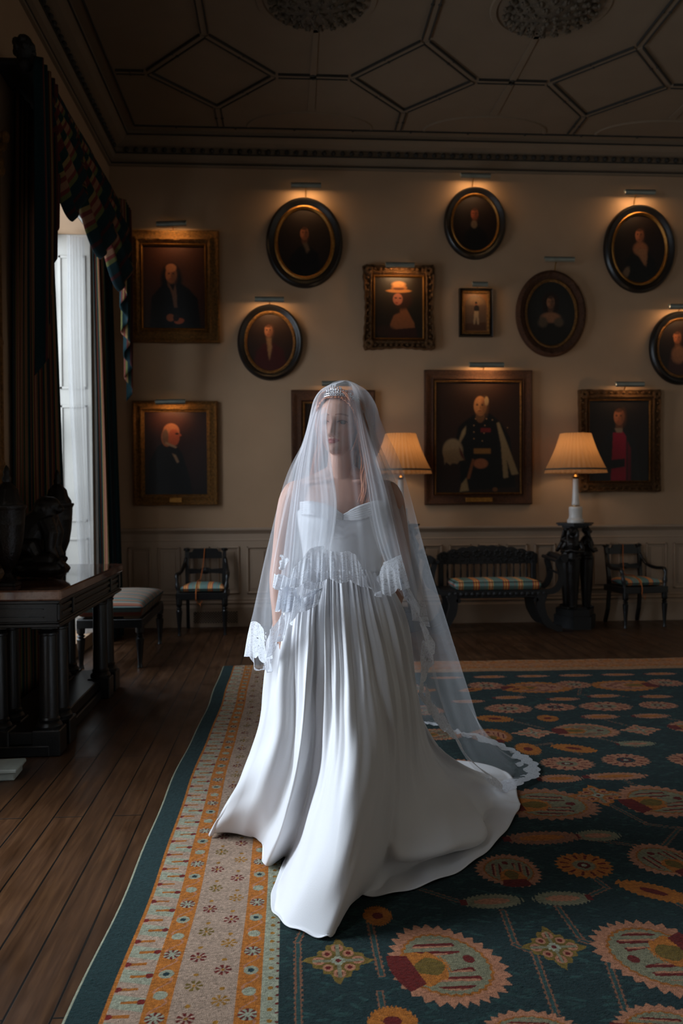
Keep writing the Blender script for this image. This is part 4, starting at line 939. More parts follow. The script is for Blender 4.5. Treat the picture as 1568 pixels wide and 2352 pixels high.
hang('black oval portrait of a man with a white collar, above the smallest picture', (1091, 512), (.335, .385), True, .07, P_OVAL, M['black_frame'], pG, inner=(.028, M['giltbright']), lamp=((1057, 399, 1126, 408), 'picture light above the black oval of the man with a white collar', 1.3))
def pH(w, h):
    p = Paint(w, h, '7a5a34', None, .004); p.ell(.5, .3, .44, .26, '6a5a48', .08); p.poly([(.06, .3), (.94, .3), (.94, .96), (.06, .96)], '5a4c40'); p.poly([(.06, .78), (.94, .74), (.94, .96), (.06, .96)], '4a3426'); p.ell(.5, .2, .3, .1, '7d6a52', .6)
    p.ell(.52, .24, .05, .035, '14100f', .2); p.ell(.51, .29, .035, .03, '7c3c2c', .2); p.ell(.54, .39, .11, .09, '14141a', .2); p.poly([(.44, .45), (.62, .45), (.64, .8), (.57, .8), (.53, .58), (.47, .8), (.4, .8)], '9a8f78'); return p
hang('small black-framed picture of a full-length standing figure in white breeches', (1054, 662, 1131, 774), None, False, .028, P_FLAT, M['black_frame'], pH, inner=(.03, M['gilt']), lamp=((1084, 646, 1119, 660), 'short picture light over the small full-length picture', .35))
def pI(w, h): p = Paint(w, h, '13120f', '1c2021', .007); p.poly([(.2, 1), (.26, .65), (.4, .56), (.6, .56), (.78, .66), (.86, 1)], '14130f'); p.ell(.49, .33, .17, .16, '241512', .4); p.face(.49, .32, .095, '8d6a54', '1d1310', .1, wig=True); p.ell(.49, .56, .2, .08, '84644e', .4); p.ell(.33, .63, .1, .08, '4e473c', .5); p.ell(.66, .63, .1, .07, '4e473c', .5); return p
hang('brown gilt oval portrait of a dark-haired lady, right of the little full-length picture', (1266, 720), (.385, .465), True, .095, P_OVAL, M['brown_frame'], pI, .006, inner=(.03, M['gilt']), lamp=((1250, 591, 1318, 600), 'unlit picture light above the brown oval portrait', 0))
def pJ(w, h): p = Paint(w, h, '0e0a08', '1c130f', .007); p.poly([(.16, 1), (.24, .66), (.4, .52), (.64, .5), (.8, .66), (.86, 1)], '08080a'); p.face(.5, .3, .095, '9c6a50', '1a100c', -.1, wig=False); p.ell(.52, .5, .14, .1, '8a6248', .4); p.poly([(.38, .5), (.64, .5), (.66, .62), (.62, .76), (.5, .62)], '8a6a50'); p.ell(.24, .86, .06, .1, '6b5e50', .4, .4); return p
hang('large black oval portrait of a woman in a low-necked dress, upper right', (1469, 571), (.395, .475), True, .08, P_OVAL, M['black_frame'], pJ, inner=(.034, M['giltbright']), lamp=((1434, 436, 1503, 447), 'picture light above the upper right black oval of a woman', 1.5))
def pK(w, h): p = Paint(w, h, '120c0a', '20140f', .007); p.poly([(.18, 1), (.26, .66), (.4, .54), (.62, .52), (.8, .68), (.86, 1)], '331d1b'); p.face(.43, .31, .1, 'a8704e', '1d110c', -.1, wig=True); p.ell(.46, .62, .16, .16, '806048', .4); return p
hang('black oval portrait of a woman in pink, cut by the right picture edge', (1563, 799), (.345, .4), True, .075, P_OVAL, M['black_frame'], pK, inner=(.03, M['gilt']), lamp=((1536, 699, 1604, 709), 'picture light above the oval portrait at the right edge', 1.3))
def pL(w, h): # officer
    p = Paint(w, h, '1e130e', '2c1c14', .005); p.poly([(.2, .62), (.27, .4), (.38, .33), (.46, .29), (.64, .28), (.78, .37), (.88, .5), (.95, .95), (.3, .98), (.28, .7)], '07090d'); p.poly([(.72, .37), (.75, .36), (.86, .58), (.98, .83), (.9, .84), (.84, .7), (.86, .86), (.8, .87), (.77, .56)], '8a8468')
    p.poly([(.27, .53), (.31, .44), (.36, .39), (.35, .46), (.29, .55)], '8a8468'); p.ell(.2, .62, .12, .11, '8d8770', .2); p.poly([(.09, .62), (.3, .6), (.34, .7), (.28, .71), (.25, .74), (.2, .72), (.17, .75), (.12, .72), (.1, .75)], '837c64'); p.poly([(.27, .58), (.31, .63), (.35, .72), (.29, .66)], '4c1c16')
    p.face(.525, .215, .085, 'b5875a', '8b7c64', -.2, bald=True); p.ell(.6, .17, .025, .04, 'a09070', .4)
    p.poly([(.45, .60), (.65, .60), (.65, .645), (.45, .645)], '8a6a34'); p.poly([(.53, .415), (.65, .415), (.65, .45), (.53, .45)], '6c1f22')
    for x, y in ((.47, .33), (.45, .39), (.45, .45), (.45, .51), (.6, .33), (.58, .39), (.57, .46), (.55, .53), (.67, .34), (.85, .41)): p.ell(x, y, .008, .006, '9c8460', .4)
    p.ell(.53, .735, .085, .045, '9c6a4c', .3); p.poly([(.43, .69), (.46, .7), (.4, .87), (.36, .88)], '7c5432'); p.poly([(.3, .92), (.36, .86), (.39, .98), (.28, .99)], '8a8468'); p.ell(.7, .97, .03, .02, '6a4c2c', .5); return p
hang('large framed portrait of an elderly officer in black uniform with a white plumed hat', (974, 850, 1221, 1158), None, False, .11, P_FLAT, M['brown_frame'], pL, .0025, inner=(.02, M['gilt']), plate=.29, lamp=((1077, 831, 1156, 845), 'wide picture light above the officer portrait', 2.0))
def pM(w, h):
    p = Paint(w, h, '110f10', '1b1616'); p.poly([(.08, 1), (.14, .6), (.3, .42), (.44, .36), (.6, .36), (.76, .48), (.86, 1)], '1a1c20'); p.poly([(.4, .4), (.56, .38), (.62, .45), (.62, 1), (.36, 1), (.38, .7)], '8c0f35'); p.poly([(.3, .74), (.6, .72), (.6, .82), (.28, .86)], '17151a'); p.poly([(.64, .5), (.7, .6), (.7, 1), (.64, 1)], '5c1228')
    p.face(.5, .2, .1, 'a06a4c', '1a110e', -.3); p.poly([(.42, .34), (.56, .34), (.55, .4), (.46, .4)], '7c7468'); return p
hang('gilt-framed portrait of a cleric in a magenta cassock behind the right lamp', (1330, 896, 1514, 1128), None, False, .1, P_RICH, M['gilt_dark'], pM, .006, .008, inner=(.016, M['gilt']), lamp=((1413, 876, 1478, 889), 'picture light above the cleric in magenta', .55))

# ------------------------------------------------------------------ curtains of the visible window
def drape(name, parent, label, cat, ribs, nu, nv, amp, freq, mat, uscale=1.0, closed=False, phase=0, solid=.004, taper=(.4, 1.0), group=None):
    G = blend(ribs, nu, nv, closed); Nn = normals(G); s = np.linspace(0, 1, nu)[:, None]; t = np.linspace(0, 1, nv)[None]
    a = amp * (taper[0] + (taper[1] - taper[0]) * t); ph = freq * 2 * pi * s + phase + .5 * np.sin(t * 3 + s * 9)
    G = G + Nn * (a * (np.sin(ph) + .35 * np.sin(2.3 * ph + 1)))[..., None]
    me = fast_grid(G[..., 0], G[..., 1], G[..., 2]); U = np.repeat(s, nv, 1) * uscale; V = np.repeat(t, nu, 0); set_uv(me, U, V)
    if parent: 
        q = parent
        while q: me.transform(Matrix.Translation(-Vector(q.location))); q = q.parent
    o = obj(name, me, mat, parent, recalc=False, solid=solid)
    if label: tag(o, label, cat, group)
    return o
wy0, wy1 = WINDOWS[0]
drape('curtain', None, 'left striped curtain hanging full length beside the tall window', 'curtain', [[(-1.76, 5.75, 4.08), (-1.775, 5.72, 2.5), (-1.78, 5.7, .02)], [(-1.74, 6.0, 4.08), (-1.765, 6.0, 2.5), (-1.775, 5.98, .02)], [(-1.72, 6.38, 4.08), (-1.69, 6.44, 2.5), (-1.66, 6.52, .02)]], 160, 30, .02, 6, M['curtain'], 2.0)
drape('curtain', None, 'right striped curtain hanging to the floor in the corner beside the tall window', 'curtain', [[(-1.79, 8.14, 4.08), (-1.76, 8.12, 2.5), (-1.73, 8.17, .02)], [(-1.7, 8.3, 4.08), (-1.68, 8.3, 2.5), (-1.65, 8.3, .02)], [(-1.74, 8.62, 4.08), (-1.72, 8.62, 2.5), (-1.68, 8.62, .02)]], 160, 30, .04, 5, M['curtain'], 2.0, phase=1)
k = N('sheer curtain voile'); k.p(Base_Color=(.6, .6, .6, 1), Roughness=.9); tr = k.n('BsdfTranslucent', {'Color': (.6, .59, .58, 1)}); tp = k.n('BsdfTransparent')
m1 = k.n('MixShader', {0: .6, 1: k.b.outputs[0], 2: tr.outputs[0]}); k.put(k.out.inputs[0], k.n('MixShader', {0: .4, 1: m1.outputs[0], 2: tp.outputs[0]}).outputs[0]); M['voile'] = k.m
drape('sheer_curtain', None, 'white sheer curtain falling to the floor at the far side of the tall window', 'curtain', [[(-2.0, 8.02, 3.8), (-1.99, 7.98, 2.4), (-1.87, 7.94, .02)], [(-1.94, 8.06, 3.8), (-1.92, 8.03, 2.4), (-1.84, 8.0, .02)], [(-1.86, 8.1, 3.8), (-1.845, 8.1, 2.4), (-1.81, 8.08, .02)]], 120, 24, .012, 6, M['voile'], solid=0)
drape('sheer_curtain', None, 'narrow white sheer curtain at the near side of the tall window', 'curtain', [[(-1.77, 6.5, 3.8), (-1.76, 6.5, 2.4), (-1.74, 6.55, .02)], [(-1.79, 6.68, 3.8), (-1.78, 6.72, 2.4), (-1.75, 6.76, .02)]], 60, 24, .006, 3, M['voile'], solid=0)
t = thing('window_pelmet', 'swagged striped pelmet with long tails over the tall window', 'pelmet', (XL, 7.0, 4.15))
m = MB(); m.box(XL, XL + .25, 5.5, 8.5, 4.11, 4.15, .01); m.tube([(XL + .26, 5.48, 4.13), (XL + .26, 8.5, 4.13)], .03, 12); m.ell((XL + .2, 5.5, 4.2), (.06, .06, .09)); m.ell((XL + .2, 5.5, 4.1), (.05, .05, .05))
for i in range(12): m.ell((XL + .2 + .05 * cos(i), 5.5 + .05 * sin(i), 4.17 + .006 * i), (.025, .025, .03), n=8, m=6)
obj('cornice_board', m, M['dark_carved'] if 'dark_carved' in M else M['ebony2'], t, world=True)
XS = XL + .28
def swag(ya, yb, dep, z=4.14, bulge=.1):
    ribs = []
    for i in range(9):
        u = i / 8; y = ya + (yb - ya) * u; s_ = sin(pi * u); ribs.append([(XS - .02, y, z), (XS + bulge * s_ * .8, y + (.5 - u) * .06, z - dep * .4 * (s_ ** .6 + .12)), (XS + bulge * s_, y + (.5 - u) * .1, z - dep * .8 * (s_ ** .6 + .1)), (XS - .03 + bulge * .6 * s_, y + (.5 - u) * .1, z - dep * (s_ ** .7) - .06)])
    G = blend(ribs, 80, 60); tt = np.linspace(0, 1, 60)[None]; uu = np.linspace(0, 1, 80)[:, None]
    w_ = .028 * np.sin(tt * 2 * pi * 5.5 + .6 * np.sin(uu * 7)) * np.sin(pi * uu) ** .5; G[..., 0] += w_; G[..., 2] += w_ * .4
    me = fast_grid(G[..., 0], G[..., 1], G[..., 2]); set_uv(me, np.repeat(uu, 60, 1) * (yb - ya) * .7, np.repeat(tt, 80, 0)); me.transform(Matrix.Translation(-Vector(t.location))); obj('swag', me, M['curtain'], t, recalc=False, solid=.006)
swag(5.55, 6.5, .78, bulge=.14); swag(6.2, 7.3, .84, bulge=.2); swag(7.0, 8.15, .9, bulge=.18)
def tail(ya, yb, x, z0, za, zb, n=5):                        # stepped jabot, longest at ya
    ribs = []
    for i in range(n * 2 + 1):
        u = i / (n * 2); y = ya + (yb - ya) * (u if i % 2 == 0 else u - .04); z = za + (zb - za) * u; ribs.append([(x + (.05 if i % 2 else 0), y, z0), (x + (.06 if i % 2 else -.01), y, (z0 + z) / 2), (x + (.05 if i % 2 else -.02), y, z)])
    drape('tail', t, None, None, ribs, 90, 30, .006, 8, M['curtain'], .9, solid=.006)
tail(5.42, 5.85, XS, 4.12, 2.15, 3.3); tail(8.3, 7.95, XS + .03, 4.12, 2.3, 3.35)
# ------------------------------------------------------------------ the bride
BX0, BY0 = .205, 3.15
def pt(px, py, d): return tuple(aty(px, py, d))
bride = thing('person', 'person in a white strapless wedding dress, tiara and long veil, looking to the left', 'person', (BX0, BY0, 0))
HS = 1.03                                                    # head scale
HO = Vector((-.005, .0, 1.550)); HR = Matrix.Rotation(-.40, 4, 'Z') @ Matrix.Rotation(.02, 4, 'Y') @ Matrix.Rotation(-.02, 4, 'X')
HM = Matrix.Translation(HO) @ HR @ Matrix.Scale(HS, 4)       # head space (x her left, -y forward, z up from chin) to bride space
tz = [0, .01, .03, .05, .07, .09, .11, .13, .15, .175, .20, .22, .232]
tw = [.018, .030, .043, .050, .0565, .0615, .0645, .0665, .068, .067, .057, .034, .002]
tf = [.072, .084, .0865, .087, .088, .088, .087, .092, .094, .090, .075, .045, .002]
tb = [-.03, .0, .03, .05, .068, .083, .092, .097, .097, .092, .077, .047, .002]
def head_mesh(off=0.0, nz=170, na=220):
    z = np.linspace(0, .232, nz); a = np.linspace(-pi, pi, na, endpoint=False)
    def sm(t): 
        v = np.interp(z, tz, t); k = np.ones(9) / 9; vv = np.convolve(np.pad(v, 4, 'edge'), k, 'valid'); vv[-6:] = v[-6:]; vv[:2] = v[:2]; return vv
    Wd, Fr, Bk = sm(tw) + off, sm(tf) + off, sm(tb) + off
    Z, A = np.meshgrid(z, a, indexing='ij'); Wd, Fr, Bk = Wd[:, None], Fr[:, None], Bk[:, None]
    c = np.cos(A); X = Wd * np.sign(np.sin(A)) * np.abs(np.sin(A)) ** .92
    mid = (Bk - Fr) / 2 * 0
    Yv = np.where(c > 0, -Fr * np.abs(c) ** .86, Bk * np.abs(c) ** .9)
    if not off:
        fw = np.clip(c * 2.2, 0, 1)
        g = lambda x0, z0, sx, sz, amp: amp * np.exp(-((X - x0) / sx) ** 2 / 2 - ((Z - z0) / sz) ** 2 / 2)
        na_ = np.interp(Z, [.053, .060, .066, .072, .078, .09, .105, .12, .135], [0, .010, .0215, .0245, .0225, .0165, .0105, .0045, 0]); nsig = np.interp(Z, [.06, .072, .085, .105, .13], [.0085, .0088, .0070, .0062, .009])
        d = na_ * np.exp(-(X / nsig) ** 2 / 2)
        for s_ in (-1, 1):
            d += g(s_ * .0125, .0675, .0052, .005, .0085) + g(s_ * .031, .111, .0135, .0095, -.0095) + g(s_ * .029, .1325, .019, .006, .0035) + g(s_ * .031, .1195, .013, .0035, .0028) + g(s_ * .031, .1015, .013, .003, .0012)
            d += g(s_ * .046, .083, .016, .014, .0045) + g(s_ * .03, .05, .014, .014, -.002) + g(s_ * .006, .0605, .004, .003, -.004) + g(s_ * .008, .0525, .006, .0028, .0025)
        d += g(0, .0505, .0135, .0030, .0048) + g(0, .0405, .012, .0038, .0068) + g(0, .0458, .021, .0011, -.0045) + g(0, .031, .014, .0045, -.0035) + g(0, .0125, .0135, .009, .0055) + g(0, .056, .0025, .004, -.0015) + g(0, .15, .03, .02, .001)
        Yv = Yv - d * fw
    return X, Yv, Z
X, Yv, Z = head_mesh(); m = MB(); P = np.stack([X, Yv, Z], 2)
m.grid(np.swapaxes(P, 0, 1), True); n0 = len(m.v); na_, nz_ = 220, 170
m.f.append(tuple(i * nz_ for i in range(na_))[::-1]); m.f.append(tuple(i * nz_ + nz_ - 1 for i in range(na_)))
m.turn(HM)
# neck, torso, arms and legs
hp = lambda x, y, z: tuple(HM @ Vector((x, y, z)))
m.tube([(-.004, .012, 1.36), (-.004, .018, 1.45), (-.006, .016, 1.50), hp(0, .012, .02), hp(0, .02, .08)], [.075, .055, .0475, .0475, .052], 28)
def loft(sec, n=36):
    sec = crom(sec, 60); g_ = np.zeros((n, len(sec), 3))
    for j, (z, cx, cy, w, d) in enumerate(sec):
        for i in range(n): a = 2 * pi * i / n; g_[i, j] = (cx + w * cos(a), cy + d * sin(a), z)
    q = MB(); q.grid(g_, True); k = len(sec); q.f.append(tuple(i * k for i in range(n))); q.f.append(tuple(i * k + k - 1 for i in range(n))[::-1]); return q
TOR = [(.86, 0, 0, .165, .115), (.95, 0, 0, .178, .122), (1.03, 0, 0, .16, .108), (1.12, 0, 0, .126, .09), (1.18, 0, 0, .125, .09), (1.25, 0, 0, .138, .1), (1.31, 0, -.004, .15, .108), (1.37, 0, .004, .152, .1), (1.41, 0, .01, .150, .082), (1.44, 0, .014, .128, .064), (1.462, 0, .016, .085, .05), (1.478, 0, .018, .05, .044)]
q = loft(TOR); m.add(q.v, q.f)
for s_ in (-1, 1): m.ell((s_ * .068, -.06, 1.31), (.055, .042, .052), n=20, m=14); m.tube(crom([(s_ * .018, -.026, 1.444), (s_ * .07, -.034, 1.452), (s_ * .14, -.008, 1.446)], 12), [.009] * 12, 10); m.ell((s_ * .165, .012, 1.402), (.058, .05, .055), n=24, m=16); m.tube([(s_ * .03, .02, 1.475), (s_ * .09, .02, 1.45), (s_ * .15, .014, 1.425)], [.04, .034, .034], 18)
SH = {-1: [(-.10, .012, 1.40), (-.172, .012, 1.408), (-.205, .018, 1.31), (-.226, .025, 1.17), (-.238, -.005, 1.06), (-.235, -.045, .945)],
      1: [(.10, .012, 1.40), (.172, .012, 1.408), (.205, .03, 1.31), (.228, .05, 1.17), (.222, .06, 1.06), (.19, .04, .955)]}
for s_ in (-1, 1):
    m.tube(crom(SH[s_], 30), np.interp(np.linspace(0, 1, 30), [0, .12, .22, .45, .55, .7, .92, 1], [.03, .048, .046, .038, .036, .036, .026, .025]), 20)
    w_ = Vector(SH[s_][-1]); dn = Vector((s_ * -.08, -.30, -.95)).normalized(); side = Vector((0, 1, -.3)).normalized(); side = (side - dn * side.dot(dn)).normalized(); pn = dn.cross(side)
    m.tube([w_ - dn * .01, w_ + dn * .03, w_ + dn * .06, w_ + dn * .085], [.023, .029, .032, .028], 14, sx=1)
    for f_, (o_, L, cu) in enumerate(((-.026, .062, .3), (-.009, .072, .4), (.009, .068, .5), (.026, .054, .6))):
        b_ = w_ + dn * .082 + side * o_; pts = [b_ - dn * .02, b_ + dn * L * .35, b_ + dn * L * .7 - pn * s_ * cu * .02, b_ + dn * L * .92 - pn * s_ * cu * .045]; m.tube(pts, [.0092, .009, .008, .0062], 10)
    b_ = w_ + dn * .03 - side * .022; m.tube([b_, b_ - side * .022 + dn * .02, b_ - side * .03 + dn * .045, b_ - side * .026 + dn * .065], [.012, .0115, .010, .0075], 10)
for s_ in (-1, 1):
    m.tube([(s_ * .09, 0, .92), (s_ * .095, -.01, .75), (s_ * .085, -.01, .5), (s_ * .083, .01, .32), (s_ * .078, .02, .12)], [.088, .078, .055, .05, .034], 20)
    m.tube([(s_ * .078, .03, .12), (s_ * .08, -.03, .09), (s_ * .083, -.1, .055), (s_ * .084, -.14, .045)], [.036, .036, .032, .02], 14); m.tube([(s_ * .078, .045, .12), (s_ * .078, .05, .05)], [.028, .022], 12)
bm_ = remesh(m, .0026, 5, .5)
nv_ = len(bm_.vertices); co = np.empty(nv_ * 3); bm_.vertices.foreach_get('co', co); co = co.reshape(-1, 3)
Hi = np.array(HM.inverted()); h = co @ Hi[:3, :3].T + Hi[:3, 3]; x, y, z = h.T; front = (y < -.035) & (z > -.005)
skin = np.tile(np.array(lin('b38a78')), (nv_, 1))
def stain(mask, c): 
    global skin
    skin = skin * (1 - mask[:, None]) + np.array(lin(c)) * mask[:, None]
G2 = lambda x0, z0, sx, sz: np.exp(-((x - x0) / sx) ** 2 / 2 - ((z - z0) / sz) ** 2 / 2) * front
for s_ in (-1, 1):
    stain(.35 * G2(s_ * .044, .078, .014, .012), 'c07562')
    stain(np.clip(G2(s_ * .031, .111, .017, .008) * .65, 0, 1), '8a5a4e')
    u = (x * s_ - .031) / .019; zb = .1345 + .0035 * (1 - u * u) - .001 * u; stain(np.clip(1.2 - abs(z - zb) / .0034, 0, 1) * (abs(u) < 1.05) * front * .75, '6a3c2a')      # brow
    zl = .1122 + .0042 * (1 - ((x * s_ - .031) / .0145) ** 2); stain(np.clip(1.3 - abs(z - zl) / .0022, 0, 1) * (abs(x * s_ - .031) < .0165) * front * .9, '2a1712')              # lash line
    stain(np.clip(1.2 - np.hypot((x * s_ - .0065) / .0035, (z - .0605) / .0022), 0, 1) * front * .7, '5a2c24')
lt = .0505 + .0028 * np.cos(x / .022 * pi / 2) - .0015 * np.exp(-(x / .003) ** 2); lb = .0355 + .010 * (np.abs(x) / .024) ** 1.8
stain((np.clip((lt - z) / .0012 + .5, 0, 1) * np.clip((z - lb) / .0012 + .5, 0, 1)) * (abs(x) < .0235) * front * .85, '9c4a48'); stain(np.clip(1.2 - abs(z - .0455) / .0010, 0, 1) * (abs(x) < .022) * front * .7, '5a2422')
set_col(bm_, skin.astype(np.float32))
k = N('fair skin'); a = k.n('Attribute', attribute_name='paint'); k.p(Base_Color=a.outputs[0], Roughness=.5, Subsurface_Weight=.12); k.b.inputs['Subsurface Radius'].default_value = (.02, .008, .004); k.b.inputs['Specular IOR Level'].default_value = .35; M['skin'] = k.m
body = obj('body', bm_, k.m, bride, recalc=False)
k = N('eye'); a = k.n('Attribute', attribute_name='paint'); k.p(Base_Color=a.outputs[0], Roughness=.35); M['eye'] = k.m
for s_ in (-1, 1):
    e = MB(); e.ell((0, 0, 0), (.0122, .0122, .0122), n=32, m=24); me = mesh_of(e); v_ = np.array(e.v); look = np.array([-.35, -1, -.12]); look /= np.linalg.norm(look); dt = (v_ @ look) / .0122
    c_ = np.tile(np.array(lin('5e4f48')), (len(v_), 1)); c_[dt > .80] = lin('2b2f28'); c_[dt > .975] = (.004, .004, .004); set_col(me, c_.astype(np.float32))  # whites darkened: the shade of the eye sockets is put into their colour
    me.transform(HM @ Matrix.Translation((s_ * .0295, -.0640, .1105)) @ Matrix.Scale(.8, 4, (0, 0, 1))); obj('eye', me, M['eye'], bride, recalc=False)
# hair: a cap behind a centre-parted hairline, and long waves
X, Yv, Z = head_mesh(.011, 90, 140); m = MB(); P = np.swapaxes(np.stack([X, Yv, Z], 2), 0, 1); A = np.linspace(-pi, pi, 140, endpoint=False)
r_ = np.random.default_rng(5)
for i in range(140):
    for j in range(90): P[i, j] += np.array([X[j, i], Yv[j, i], 0]) * .03 * sin(A[i] * 40 + 3 * sin(j * .1))
m.grid(P, True); keep = []
for f in m.f:
    c_ = np.mean([m.v[i] for i in f], 0); a_ = abs(math.atan2(c_[0], -c_[1])); zz = c_[2]
    hl = .196 - .10 * max(0, (a_ - .25)) ** 1.5 if a_ < 1.35 else .0
    if (a_ > 1.35 and zz > .01) or zz > hl: keep.append(f)
m.f = keep; m.turn(HM); k = N('copper red hair'); nz = k.noise(1.0, 6, k.mapped((90, 90, 14)), .7)
k.p(Base_Color=k.ramp(nz, [(.3, lin('6a3418')), (.55, lin('b0663a')), (.75, lin('d89a66'))]), Roughness=.38); k.bump(nz, .004); M['hair'] = k.m
cap = obj('hair', m, M['hair'], bride, smooth=True, recalc=False, solid=.004)
m = MB()
def lock(pts, r0, n=26, spread=.012, cnt=10):
    for _ in range(cnt * 3):
        o_ = r_.normal(0, spread, 3) * np.array([1, 1, .3]); w0 = r_.uniform(0, 6); P_ = crom([np.array(p) + o_ * (.35 + .65 * i / len(pts)) for i, p in enumerate(pts)], n)
        P_[:, 0] += .004 * np.sin(np.linspace(0, 9, n) + w0); m.tube([tuple(p) for p in P_], [r0 * .5 * (.5 + .8 * sin(pi * min(1, .15 + .8 * t))) for t in np.linspace(0, 1, n)], 5)
for s_ in (-1, 1):                                           # from the parting down both temples
    for q in range(7):
        y0 = -.07 + q * .016
        lock([hp(s_ * .004, y0, .236 - abs(y0 + .01) * .18), hp(s_ * .042, y0 - .010, .213), hp(s_ * .062, y0 + .005, .175), hp(s_ * .069, y0 + .022, .13), hp(s_ * .071, y0 + .05, .09)], .0035, 22, .003, 7)
lock([hp(.074, -.035, .15), hp(.083, -.03, .11), hp(.088, -.015, .06), (.095, -.03, 1.53), (.085, -.07, 1.47), (.088, -.085, 1.42), (.078, -.095, 1.37)], .0055, 36, .011, 50)
lock([hp(.07, -.0, .15), hp(.088, .0, .08), (.105, .01, 1.53), (.115, -.02, 1.46), (.11, -.05, 1.4), (.12, -.06, 1.34)], .0055, 36, .013, 36)
lock([hp(-.072, -.03, .15), hp(-.078, -.02, .10), hp(-.076, .01, .05), (-.09, .04, 1.53), (-.1, .06, 1.45), (-.1, .08, 1.36)], .004, 36, .008, 24)
lock([hp(0, .1, .15), hp(0, .115, .05), (.02, .1, 1.5), (.02, .11, 1.36)], .007, 30, .035, 40)
obj('hair_waves', m, M['hair'], cap, smooth=True, recalc=False)
# tiara
m = MB(); g_ = MB(); TR = lambda a, z, r=.0: hp((.078 + r) * sin(a), -.0 - (.086 + r) * cos(a), .205 + z - .03 * (1 - cos(a)))
m.tube([TR(a, .0) for a in np.linspace(-1.35, 1.35, 40)], .0022, 8); m.tube([TR(a, .008) for a in np.linspace(-1.25, 1.25, 40)], .0012, 6)
for i in range(-11, 12):
    a = i * .112; hgt = .010 + .021 * exp(-(a / .45) ** 2) + (.004 if i % 2 else 0)
    m.tube([TR(a, 0), TR(a + .03, hgt * .5), TR(a, hgt)], .0011, 6); m.tube([TR(a, 0), TR(a - .03, hgt * .5), TR(a, hgt)], .0011, 6)
    for z_, s_ in ((.004, .0024), (hgt * .5, .0028), (hgt, .0034)): g_.ell(TR(a, z_, .001), (s_, s_, s_ * 1.3), n=6, m=4)
    g_.ell(TR(a + .056, .006, .001), (.0022, .0022, .0022), n=6, m=4)
k = N('silver tiara'); k.p(Base_Color=(.8, .8, .82, 1), Metallic=1.0, Roughness=.2); ti = obj('tiara', m, k.m, bride, smooth=True)
k = N('tiara crystals'); k.p(Base_Color=(.9, .92, .95, 1), Metallic=.6, Roughness=.08); obj('crystals', g_, k.m, ti)['label'] = 'clear sparkling crystals on the tiara'

# fabrics
k = N('ivory satin'); nn = k.noise(900, 2); k.p(Base_Color=(.74, .74, .76, 1), Roughness=.55); k.b.inputs['Sheen Weight'].default_value = .25; k.b.inputs['Specular IOR Level'].default_value = .3; k.bump(k.noise(420, 3), .0004); M['satin'] = k.m
def tulle_nodes(k, alpha, lace):                              # net, with a lace border where uv.y (distance from hem, m) is small
    uv = k.n('UVMap').outputs[0]; sp = k.n('SeparateXYZ'); k.put(sp.inputs[0], uv); d = sp.outputs[1]; u_ = sp.outputs[0]
    lw = k.n('LayerWeight', {'Blend': .35}); fa = k.math('ADD', alpha, k.math('MULTIPLY', lw.outputs['Facing'], alpha * .6)); op = fa
    if lace:
        sc = k.math('ABSOLUTE', k.math('SINE', k.math('MULTIPLY', u_, 42.0)))                      # scalloped outline
        cut = k.math('GREATER_THAN', d, k.math('MULTIPLY', k.math('SUBTRACT', 1.0, sc), .016))
        fl = k.n('TexVoronoi', {'Vector': uv, 'Scale': 12.0}); n1 = k.n('TexNoise', {'Vector': uv, 'Scale': 11.0, 'Detail': 3.0}).outputs[0]
        lim = k.math('ADD', lace * .62, k.math('MULTIPLY', k.math('SUBTRACT', n1, k.math('MULTIPLY', fl.outputs['Distance'], .75)), lace * 1.7))
        inl = k.math('LESS_THAN', d, k.math('MINIMUM', lim, lace * .95))
        v2 = k.n('TexVoronoi', {'Vector': uv, 'Scale': 60.0}, feature='DISTANCE_TO_EDGE').outputs[0]; wv = k.n('TexWave', {'Vector': uv, 'Scale': 22.0, 'Distortion': 14.0, 'Detail': 2.0, 'Detail Scale': 2.0}, wave_type='RINGS').outputs[1]
        solid = k.math('MAXIMUM', k.math('LESS_THAN', v2, .10), k.math('GREATER_THAN', wv, .33)); lo = k.math('ADD', .7, k.math('MULTIPLY', solid, .29))
        mx = k.n('Mix', {0: inl, 2: fa, 3: lo}, data_type='FLOAT'); op = k.math('MULTIPLY', mx.outputs[0], cut)
    return op
def tulle(name, alpha, lace=0.0):
    k = N(name); k.p(Base_Color=(.86, .88, .92, 1), Roughness=.8); k.b.inputs['Specular IOR Level'].default_value = .2
    tr = k.n('BsdfTranslucent', {'Color': (.86, .88, .92, 1)}); cloth = k.n('MixShader', {0: .55, 1: k.b.outputs[0], 2: tr.outputs[0]}); tp = k.n('BsdfTransparent')
    k.put(k.out.inputs[0], k.n('MixShader', {0: tulle_nodes(k, alpha, lace), 1: tp.outputs[0], 2: cloth.outputs[0]}).outputs[0]); return k.m
M['veil'] = tulle('bridal tulle', .125, .135); M['blusher'] = tulle('blusher tulle', .11, .13); M['fold'] = tulle('doubled tulle', .33, .12)
